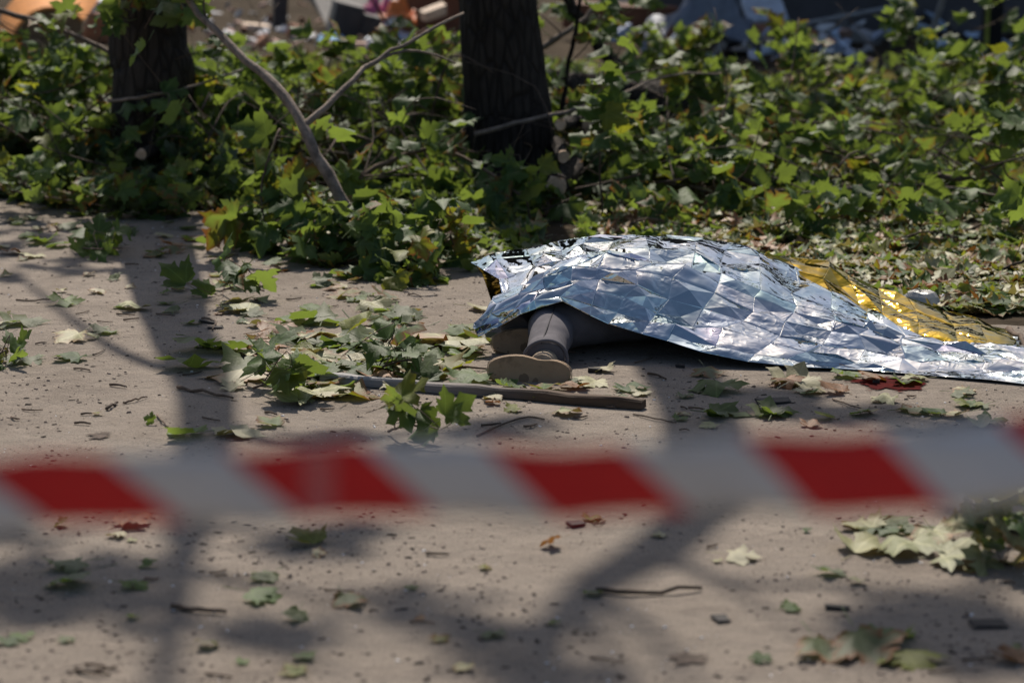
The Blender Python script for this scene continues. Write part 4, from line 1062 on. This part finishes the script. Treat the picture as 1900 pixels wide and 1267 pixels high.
# ================================================================== PLANK and small things on the path
pa, pb = G(588, 712), G(1194, 762)
d = pb - pa; L = d.length; yaw = math.atan2(d.y, d.x)
bm = bmesh.new(); n = 14
for i in range(n + 1):
    x = (i / n - .5) * L; w = .021 + .004 * math.sin(i * 1.3); h = .029 + .003 * math.sin(i * 2.1)
    if i == 0: w *= .6; x += .015
    for (yy, zz) in ((-w, 0), (-w * .9, h * .8), (-w * .6, h), (w * .8, h * .95), (w, h * .6), (w, 0)):
        bm.verts.new((x + rnd.uniform(-.004, .004), yy + .004 * math.sin(i * .9), zz + .001))
bm.verts.ensure_lookup_table()
for i in range(n):
    for k in range(6):
        j = (k + 1) % 6; bm.faces.new([bm.verts[i * 6 + k], bm.verts[i * 6 + j], bm.verts[i * 6 + 6 + j], bm.verts[i * 6 + 6 + k]])
bm.faces.new([bm.verts[k] for k in range(6)][::-1]); bm.faces.new([bm.verts[n * 6 + k] for k in range(6)])
bmesh.ops.recalc_face_normals(bm, faces=bm.faces[:])
pl = link('wooden_plank', bm_mesh('wooden_plank', bm, M['plank'])); c = (pa + pb) / 2; pl.location = (c.x, c.y + .02, .002); pl.rotation_euler = (0, 0, yaw)
tag(pl, 'weathered grey and brown wooden slat lying in front of the shoe', 'plank')

# dark red stain beside the hem
def stain_mat():
    m, nt, out = newmat('dark_red_stain')
    co = coords(nt); n = noise_n(nt, 16, 6, .65, co)
    c = ramp(nt, n.outputs[0], [(0.3, (.028, .003, .003)), (.7, (.085, .006, .006))])
    p = principled(nt, None, c, .9, 0, .04, n.outputs[0], .3, .004)
    t = nt.nodes.new('ShaderNodeBsdfTransparent'); mx = nt.nodes.new('ShaderNodeMixShader')
    at = nt.nodes.new('ShaderNodeAttribute'); at.attribute_name = 'core'
    nt.links.new(ramp(nt, math_n(nt, 'ADD', math_n(nt, 'MULTIPLY', at.outputs['Fac'], .75), math_n(nt, 'SUBTRACT', n.outputs[0], .5)), [(.27, (0, 0, 0)), (.36, (1, 1, 1))]), mx.inputs[0])
    nt.links.new(t.outputs[0], mx.inputs[1]); nt.links.new(p.outputs[0], mx.inputs[2]); nt.links.new(mx.outputs[0], out.inputs[0])
    return m
def patch(name, label, cat, px0, px1, py0, py1, mat, seed, z=.004):
    c = G((px0 + px1) / 2, (py0 + py1) / 2); a = G(px0, (py0 + py1) / 2).x; b = G(px1, (py0 + py1) / 2).x; y0 = G(950, py1).y; y1 = G(950, py0).y
    V = [(0, 0, 0)]; n = 48
    for k in range(n):
        t = 2 * math.pi * k / n; s = .72 + .45 * noise.noise(Vector((math.cos(t) * 1.7, math.sin(t) * 1.7, seed))) + .2 * noise.noise(Vector((math.cos(t) * 6, math.sin(t) * 6, seed)))
        V.append((math.cos(t) * (b - a) / 2 * s, math.sin(t) * (y1 - y0) / 2 * s, 0))
    F = [[0, 1 + k, 1 + (k + 1) % n] for k in range(n)]
    me = mesh(name, V, F, mat); at = me.attributes.new('core', 'FLOAT', 'POINT'); at.data.foreach_set('value', [1.0] + [0.0] * n)
    o = link(name, me); o.location = (c.x, (y0 + y1) / 2, z)
    return tag(o, label, cat)
M['stain'] = stain_mat()
patch('dark_red_stain', 'dark red stain on the path along the foil hem', 'stain', 1500, 1800, 690, 738, M['stain'], 3)
def dirt_mat():
    m, nt, out = newmat('dark_dirt'); co = coords(nt); n = noise_n(nt, 26, 6, .65, co)
    p = principled(nt, None, ramp(nt, n.outputs[0], [(.3, (.04, .032, .026)), (.7, (.14, .11, .09))]), .95, 0, .2, n.outputs[0], .8, .01)
    t = nt.nodes.new('ShaderNodeBsdfTransparent'); mx = nt.nodes.new('ShaderNodeMixShader')
    at = nt.nodes.new('ShaderNodeAttribute'); at.attribute_name = 'core'
    nt.links.new(ramp(nt, math_n(nt, 'ADD', math_n(nt, 'MULTIPLY', at.outputs['Fac'], .8), math_n(nt, 'SUBTRACT', n.outputs[0], .5)), [(.2, (0, 0, 0)), (.4, (1, 1, 1))]), mx.inputs[0])
    nt.links.new(t.outputs[0], mx.inputs[1]); nt.links.new(p.outputs[0], mx.inputs[2]); nt.links.new(mx.outputs[0], out.inputs[0])
    return m
M['dirt'] = dirt_mat()
patch('dirt_patch', 'dark oval dirt patch on the path above the tape at left', 'dirt', 140, 232, 797, 822, M['dirt'], 6)
patch('dirt_patch', 'dark oval hollow with leaf scraps near the bottom of the path', 'dirt', 1215, 1335, 1200, 1250, M['dirt'], 9)

# plastic tub and white scraps
def tub():
    m, nt, out = newmat('cloudy_plastic')
    w = nt.nodes.new('ShaderNodeTexWave'); w.inputs['Scale'].default_value = 60; nt.links.new(coords(nt), w.inputs['Vector'])
    p = principled(nt, None, (.62, .60, .56), .3, 0, .5, w.outputs[0], .5, .003); p.inputs['Transmission Weight'].default_value = .35
    nt.links.new(p.outputs[0], out.inputs[0])
    c = G(1710, 580) ; V, F = [], []; n = 18
    prof = [(.082, 0), (.084, .012), (.080, .018), (.074, .035), (.062, .052), (.04, .062), (.0, .064)]
    for (rad, z) in prof:
        for k in range(n): V.append((rad * math.cos(6.283 * k / n) * (1 + .06 * math.sin(k * 2.1)), rad * .8 * math.sin(6.283 * k / n), z * (1 + .1 * math.sin(k * 1.3))))
    for i in range(len(prof) - 1):
        for k in range(n):
            j = (k + 1) % n; F.append([i * n + k, i * n + j, i * n + n + j, i * n + n + k])
    o = link('plastic_tub', mesh('plastic_tub', V, F, m)); o.location = c + Vector((0, .05, .006)); o.rotation_euler = (-.25, .1, .4)
    tag(o, 'dented cloudy plastic tub upturned behind the gold flap', 'tub')
tub()
heightfield_cloth('white_wrapper', 'small white wrapper beside the upturned plastic tub', 'wrapper', G(1752, 568), .05, .06, .05, white, 4)
slab('white_strip', 'white plastic strip lying at the left foil corner', 'strip', 850, 634, G(850, 637).y, .13, .035, .008, col_mat('white_plastic', (.72, .73, .76), .4), (0, 0, .1), bev=.002)
for (px, py, sx, sy, sz, rz, lb) in [(1437, 747, .10, .055, .008, .35, 'flat black slab on the path under the foil front'), (1106, 690, .045, .03, .012, .05, 'small charred block right of the shoe'), (1262, 682, .03, .02, .01, -.4, 'charred crumb in the shadow under the foil'),
        (1835, 1160, .075, .05, .006, .1, 'flat dark grey stone at the lower right'), (1068, 976, .035, .03, .008, .5, 'small slate chip beside a yellow leaf below the tape'), (1337, 1151, .036, .035, .006, .3, 'dark square chip between the branch shadows'),
        (1552, 1130, .05, .018, .008, -.15, 'thin dark curved bark chip at the lower right'), (400, 610, .05, .02, .006, .2, 'dark bark flake in the trunk shadow'), (385, 600, .07, .014, .008, -.5, 'long dark bark splinter in the trunk shadow'), (1625, 712, .02, .015, .012, 0, 'tiny black lump beside the red stain')]:
    c = G(px, py); o = link('bark_chip', box_me('bark_chip', sx, sy, sz, M['char'], .002, .14)); o.location = (c.x, c.y, sz * .5 + .002); o.rotation_euler = (.05, .04, rz); tag(o, lb, 'chip')

# ---- twigs
def stick(label, pxs, rad, seed, group=None, mat='twig'):
    pts = [G(x, y, rad + .001 + (.003 if k == 1 else 0)) for k, (x, y) in enumerate(pxs)]
    o, _ = tube_obj('twig', pts, rad, rad * .6, M[mat], None, 6 if group else 8, 6, .12, seed, wob=0 if group else rad * .4)
    return tag(o, label, 'twig', group)
stick('straight dark stick lying across the branch shadow at lower centre', [(1105, 1094), (1200, 1097), (1302, 1090)], .0065, 1)
stick('thick short stick lying in the left branch shadow', [(318, 1124), (370, 1128), (420, 1134)], .007, 2)
stick('curved thin twig arching below the plank', [(885, 808), (935, 785), (985, 772), (1010, 778)], .0035, 3)
stick('thin twig poking out past the right plank end', [(1175, 768), (1215, 776), (1255, 784)], .003, 4)
stick('forked twig lying in front of the leaf clump at left', [(330, 718), (390, 728), (432, 738)], .006, 5)
stick('straight twig left of the trunk shadow', [(228, 747), (250, 741), (273, 736)], .004, 6)
stick('short bark stick close to the straight twig', [(198, 758), (206, 752), (218, 746)], .006, 7)
stick('long thin twig leading to the shoe from the leaves', [(800, 678), (850, 681), (912, 684)], .005, 8)
stick('dark stick crossing the trunk shadow high on the path', [(375, 590), (400, 596), (395, 612)], .005, 9)
stick('twig lying flat on the far left path', [(30, 556), (80, 557), (135, 553)], .0035, 10)
stick('thin upright-looking twig above the tape at left', [(292, 769), (300, 780), (312, 792)], .0035, 11)
stick('thin twig in front of the foil at right', [(1545, 740), (1580, 752), (1615, 765)], .003, 12)
stick('twig curving off the brush beside the gold flap', [(1835, 575), (1850, 540), (1885, 500)], .004, 13)
stick('stubby stick at the far right below the brush', [(1870, 610), (1890, 625), (1905, 645)], .012, 14)
tr = random.Random(91)
zones = [((0, 900), (400, 560), 'on the far left of the path'), ((0, 560), (560, 800), 'on the sunny left of the path above the tape'), ((560, 1300), (560, 800), 'around the plank and the shoe'), ((1200, 1900), (700, 800), 'in front of the foil'), ((0, 900), (960, 1260), 'below the tape on the left'), ((900, 1900), (960, 1260), 'below the tape on the right')]
for k in range(84):
    (xa, xb), (ya, yb), wz = zones[tr.choice([0, 0, 1, 1, 1, 2, 2, 3, 4, 5])]
    x, y = tr.uniform(xa, xb), tr.uniform(ya, yb); l = tr.uniform(12, 38) * (y / 800 + .3); a = tr.gauss(0, .35)
    stick(('slanting ' if abs(a) > .35 else 'level ') + ('long thin' if l > 30 else 'short') + ' twig ' + wz + ', ' + ['left', 'mid', 'right'][min(2, int((x - xa) / (xb - xa) * 3))] + ' ' + ('far' if y < (ya + yb) / 2 else 'near'), [(x, y), (x + l * .5 * math.cos(a), y + l * .12 * math.sin(a) + tr.uniform(-2, 2)), (x + l * math.cos(a), y + l * .35 * math.sin(a))], tr.uniform(.0022, .0048), k + 30, 'small twigs ' + wz)

# ---- single leaves on the path
VMIN = [LEAF[k][0][:, 2].min() for k in range(NV)]
def ground_leaf(px, py, size, label, mat='leaf_green', flip=False, tilt=.10, group=None, yaw=None, lift=0.0, r=tr, name='maple_leaf'):
    k = r.randrange(NV); c = G(px, py)
    yaw = r.uniform(0, 6.28) if yaw is None else yaw
    Rm = Matrix.Rotation(yaw, 4, 'Z') @ Matrix.Rotation(r.gauss(0, tilt), 4, 'X') @ Matrix.Rotation(r.gauss(0, tilt) + (math.pi if flip else 0), 4, 'Y')
    Rm3 = np.array(Rm.to_3x3()); V = LEAF[k][0] * np.array((1, 1, .7)) @ Rm3.T * size
    z = -np.percentile(V[:, 2], 12) + .004 + lift
    o = link(name, leaf_mesh(k, mat)); o.matrix_basis = Matrix.Translation((c.x, c.y, z)) @ Rm @ Matrix.Diagonal((size, size, size * .7, 1))
    return tag(o, label, 'leaf', group)
hero = [
 (40,602,.16,'leaf_green',1,'large dull green maple leaf on the far left path'), (120,565,.12,'leaf_green',0,'bright green upcurled leaf on the left path'), (250,575,.12,'leaf_pale',0,'pale crumpled leaf left of the trunk shadow'), (130,632,.13,'leaf_pale',0,'dry beige leaf lying flat on the sunny left path'),
 (45,672,.14,'leaf_green',1,'pale green leaf lying flat at the left edge'), (130,668,.12,'leaf_green',0,'green leaf with orange tip at the left path'), (80,452,.16,'leaf_green',1,'broad grey green leaf at the far left verge'), (445,578,.13,'leaf_pale',0,'beige leaf with orange tip right of the trunk shadow'),
 (375,652,.17,'leaf_green',1,'large dim leaf lying in the trunk shadow'), (430,655,.15,'leaf_green',1,'grey green leaf at the trunk shadow edge'), (350,685,.15,'leaf_green',1,'second large dim leaf lower in the trunk shadow'), (440,705,.18,'leaf_pale',1,'big pale leaf under the glossy green clump'),
 (585,660,.16,'leaf_pale',0,'pale flat leaf above the glossy green clump'), (555,600,.15,'leaf_green',0,'dark overlapping leaf on the middle path'), (600,600,.15,'leaf_green',1,'grey green curled leaf on the middle path'), (560,632,.16,'leaf_green',1,'upright grey leaf before the pale leaves'),
 (575,735,.17,'leaf_pale',0,'large beige leaf lying below the left plank end'), (655,738,.13,'leaf_yellow',1,'folded yellow green leaf touching the plank front'), (600,720,.1,'leaf_yellow',0,'small yellow leaf at the left plank end'), (540,748,.13,'leaf_pale',0,'dry flat leaf in front of the plank end'),
 (730,648,.16,'leaf_pale',1,'broad beige leaf among the clump behind the plank'), (790,640,.17,'leaf_pale',0,'wide pale leaf left of the foil corner'), (850,645,.16,'leaf_pale',0,'pale leaf pointing under the foil corner'), (905,630,.14,'leaf_green',1,'veined leaf resting against the far shoe'),
 (680,640,.17,'leaf_green',1,'upright dark leaf behind the plank'), (780,705,.14,'leaf_green',0,'small dark leaf leaning on the plank'), (755,690,.12,'leaf_yellow',0,'orange rimmed leaf just behind the plank'), (870,708,.13,'leaf_green',0,'flat green leaf between plank and shoe'),
 (945,720,.1,'leaf_green',0,'dark leaf under the toe of the shoe'), (1010,722,.11,'leaf_green',0,'green brown leaf under the heel of the shoe'), (1065,722,.1,'leaf_brown',0,'orange brown leaf scrap right of the heel'), (1098,715,.1,'leaf_pale',0,'pale leaf right of the shoe'),
 (1170,725,.11,'leaf_green',0,'green leaf with brown end past the shoe'), (1140,748,.1,'leaf_green',1,'thin curled leaf above the plank end'), (950,763,.06,'leaf_yellow',0,'tiny yellow leaf below the plank'), (1052,770,.10,'leaf_pale',0,'pale yellow leaf flat below the plank'),
 (1315,697,.11,'leaf_green',1,'small grey leaf close below the foil'), (1330,727,.16,'leaf_green',0,'dark green leaf in the shade before the foil'), (1475,713,.17,'leaf_pale',1,'large pale green leaf before the foil in sun'), (1345,770,.14,'leaf_green',0,'green leaf with brown spots above the tape'),
 (1430,770,.13,'leaf_green',1,'dull green leaf in the shade above the tape'), (1530,778,.07,'leaf_yellow',0,'little yellow green leaf just above the tape'), (1700,765,.12,'leaf_green',1,'broad oval leaf above the tape at right'), (1640,745,.09,'leaf_pale',0,'small pale leaf below the red stain'),
 (1795,755,.09,'leaf_yellow',0,'yellowish leaf at the right path'), (1770,773,.10,'leaf_pale',0,'pale leaf lowest above the tape at right'), (1785,735,.08,'leaf_green',1,'grey leaf in the shade below the foil end'), (1570,700,.10,'leaf_green',0,'green leaf lying on the red stain'), (1700,705,.09,'leaf_pale',0,'leaf scrap at the right end of the red stain'),
 (440,808,.12,'leaf_pale',1,'pale yellow green leaf just over the tape'), (345,812,.11,'leaf_green',0,'dark leaf with yellow spots just over the tape'), (278,788,.04,'leaf_green',0,'tiny upright green leaf piece on the left path'), (180,770,.03,'leaf_yellow',0,'tiny orange leaf crumb on the left path'),
 (245,975,.085,'leaf_brown',0,'curled brown leaf standing just below the tape'), (570,1008,.085,'leaf_yellow',0,'spread yellow leaf with brown tips below the tape'), (125,1055,.09,'leaf_green',1,'grey green leaf in the shade at lower left'), (130,1088,.10,'leaf_green',1,'long pale edge leaf at lower left'), (250,1090,.06,'leaf_green',0,'narrow leaf beside the lower left shadow'),
 (490,1075,.06,'leaf_green',1,'small leaf above the dark green lower leaf'), (490,1112,.085,'leaf_green',0,'dark glossy leaf at lower left centre'), (650,1122,.07,'leaf_green',1,'soft grey green leaf at lower centre'), (40,1185,.045,'leaf_green',0,'small green leaf scrap at the bottom left'), (915,1180,.05,'leaf_green',1,'pale green leaf in the bottom shadow'),
 (1100,966,.05,'leaf_yellow',0,'small yellow leaf right below the tape'), (900,1056,.03,'leaf_yellow',0,'tiny yellow leaf bit on bare sand'), (1375,1038,.075,'leaf_pale',1,'pale maple leaf with brown point at right'), (1540,1067,.06,'leaf_green',1,'smooth green leaf lying alone at right'), (1410,1228,.04,'leaf_green',0,'small green leaf near the dark hollow'), (545,1250,.05,'leaf_yellow',0,'faint yellow leaf at the bottom edge'),
 (1640,985,.09,'leaf_green',0,'dark green leaf on the pale leaves at right'), (1600,978,.085,'leaf_pale',0,'cream leaf under the dark green one at right'), (1700,985,.08,'leaf_green',1,'grey leaf beside the dark green one at right'), (1600,1020,.10,'leaf_pale',0,'cream leaf with brown rim at right'), (1680,1025,.11,'leaf_pale',0,'big cream leaf with brown spots at right'), (1780,1045,.11,'leaf_pale',0,'cream leaf below the right-edge clump'), (1740,1000,.09,'leaf_pale',0,'yellowish cream leaf in the right clump'),
 (1530,1215,.08,'leaf_green',1,'dull leaf behind the big bottom right leaf'), (1610,1215,.095,'leaf_green',1,'big grey green maple leaf at the bottom right'), (1650,1185,.08,'leaf_green',0,'dark leaf with brown spot above the big bottom one'), (1690,1230,.08,'leaf_yellow',0,'yellow brown leaf right of the big bottom one'), (1885,1225,.06,'leaf_brown',0,'brown curled leaf in the bottom right corner'),
 (160,440,.17,'leaf_green',0,'green leaf cluster top at the far path'), (1040,625,.1,'leaf_green',1,'leaf in the dark under the thigh'), (500,790,.08,'leaf_green',0,'dark curled scrap at the tape edge'), (860,1243,.04,'leaf_pale',0,'faint pale scrap at the bottom centre'),
 (430,270,.0,'',0,'')]
for (px, py, sz, mt, fl, lb) in hero:
    if sz: ground_leaf(px, py, sz * (.98 if 330 < px < 920 and py < 900 else .84 if py < 900 else 1.35 if px > 1480 and py > 1180 else 1.2 if px > 1550 else 1), lb, mt, bool(fl), .12 if 'upright' not in lb else .7)
lz = [((0, 640), (372, 480), 70, 'on the far left path by the heap'), ((0, 560), (480, 640), 26, 'on the sunny left path'), ((400, 900), (480, 590), 40, 'on the path below the middle heap'), ((470, 900), (590, 720), 95, 'among the clump behind the plank'), ((900, 1300), (690, 790), 12, 'near the shoe and plank end'), ((1230, 1900), (705, 800), 20, 'on the path before the foil'), ((0, 900), (970, 1260), 16, 'below the tape on the left'), ((900, 1900), (970, 1260), 14, 'below the tape on the right')]
for (xa, xb), (ya, yb), n, wz in lz:
    for k in range(n):
        x, y = tr.uniform(xa, xb), tr.uniform(ya, yb)
        if wz.startswith('among'):
            x = tr.gauss(650, 125); y = tr.gauss(668, 34)
            if not 330 < x < 900 or y > 745: continue
        mt = tr.choice(['leaf_green'] * 5 + ['leaf_pale'] * 4 + ['leaf_yellow', 'leaf_brown']); fl = tr.random() < .45
        adj = {'leaf_green': 'grey green upturned' if fl else 'green', 'leaf_pale': 'pale dry', 'leaf_yellow': 'yellowish', 'leaf_brown': 'brown'}[mt]
        s = tr.uniform(.045, .105) if ya < 900 else tr.uniform(.02, .05)
        if wz.startswith('among'): s = tr.uniform(.07, .125)
        if wz.startswith('on the sunny') or wz.startswith('near'): s *= .7
        part = ['left', 'middle', 'right'][min(2, max(0, int((x - xa) / (xb - xa) * 3)))]; dep = 'far' if y < (ya + yb) / 2 else 'near'
        big = 'large ' if s > (.08 if ya < 900 else .037) else 'small '
        ground_leaf(x, y, s, big + adj + ' leaf ' + wz + ', ' + dep + ' ' + part, mt, fl, .16, adj + ' leaves ' + wz)
# small leafy sprigs lying on the path
r = random.Random(64)
spray('bright green sprig with three leaves on the middle path', [G(410, 540, .01), G(440, 532, .05), G(490, 540, .02)], 4, 2, (.09, .12), r0=.004, twl=(.06, .12), tilt=.5)
spray('leafy sprig lying on the far left path', [G(130, 460, .01), G(180, 462, .05), G(225, 460, .02)], 5, 2, (.085, .12), r0=.004, twl=(.06, .12), tilt=.7)
spray('glossy dark green leaf clump at the left end of the plank', [G(470, 720, .01), G(520, 705, .05), G(580, 700, .02)], 6, 2, (.09, .125), r0=.004, twl=(.06, .12), tilt=.5)
spray('upright light green sprig just above the tape', [G(720, 800, .01), G(755, 790, .05), G(800, 790, .05)], 4, 2, (.075, .10), r0=.004, twl=(.05, .1), tilt=.9)
spray('sprig of leaves leaning behind the plank middle', [G(690, 690, .01), G(740, 670, .06), G(790, 668, .02)], 7, 2, (.08, .115), r0=.004, twl=(.06, .14), tilt=.5)
spray('leafy sprig of green and cream leaves cut by the right frame edge', [G(1960, 1040, .03), G(1890, 990, .09), G(1830, 965, .06)], 7, 3, (.07, .10), r0=.004, twl=(.06, .14), tilt=.8, mats=('leaf_green', 'leaf_green', 'leaf_pale'))
spray('small green sprig at the left frame edge on the path', [G(-20, 670, .01), G(0, 655, .05), G(10, 650, .05)], 3, 2, (.06, .085), r0=.004, twl=(.04, .08), tilt=.9)

# ================================================================== GRIT: crumbs, bark dust and white specks strewn on the path
def grit(n, name, label, mat, smin, smax, seed, flat=.4):
    r = random.Random(seed); V, F = [], []
    for _ in range(n):
        while True:
            Y = 4.2 + 7.2 * r.random() ** 1.2; x = r.uniform(-.23, .23) * Y
            if noise.noise(Vector((x * 1.7, Y * 1.7, seed))) + r.uniform(-.45, .35) > 0: break
        s = smin + (smax - smin) * r.random() ** 3; a = r.uniform(0, 6.28); l = s * r.uniform(1, 2.6); ca, sa = math.cos(a), math.sin(a); h = s * flat * r.uniform(.5, 1.4); o = len(V)
        for (u, v) in ((-l, -s * .6), (l * .8, -s), (l, s * .7), (-l * .7, s)):
            V.append((x + u * ca - v * sa, Y + u * sa + v * ca, .0005))
        for (u, v) in ((-l * .6, -s * .3), (l * .6, -s * .5), (l * .7, s * .4), (-l * .4, s * .6)):
            V.append((x + u * ca - v * sa, Y + u * sa + v * ca, h * r.uniform(.8, 1.2) + .001))
        F += [[o + 4, o + 5, o + 6, o + 7]] + [[o + k, o + (k + 1) % 4, o + 4 + (k + 1) % 4, o + 4 + k] for k in range(4)]
    o = link(name, mesh(name, V, F, mat)); tag(o, label, 'grit', None, 'stuff')
grit(3600, 'bark_crumbs', 'dark bark crumbs strewn over the sandy path', simple('bark_crumb', (.06, .046, .036), .9, .4, 30), .0012, .0058, 1)
grit(4200, 'pebbles', 'fine brown pebbles strewn over the sandy path', simple('pebble', (.20, .155, .125), .85, .4, 30), .0012, .0042, 2, .7)
grit(900, 'white_specks', 'tiny white specks on the path', simple('white_speck', (.75, .75, .76), .3, .1, 30), .0009, .0032, 3, .6)  # bright white bits, paler than the other grit
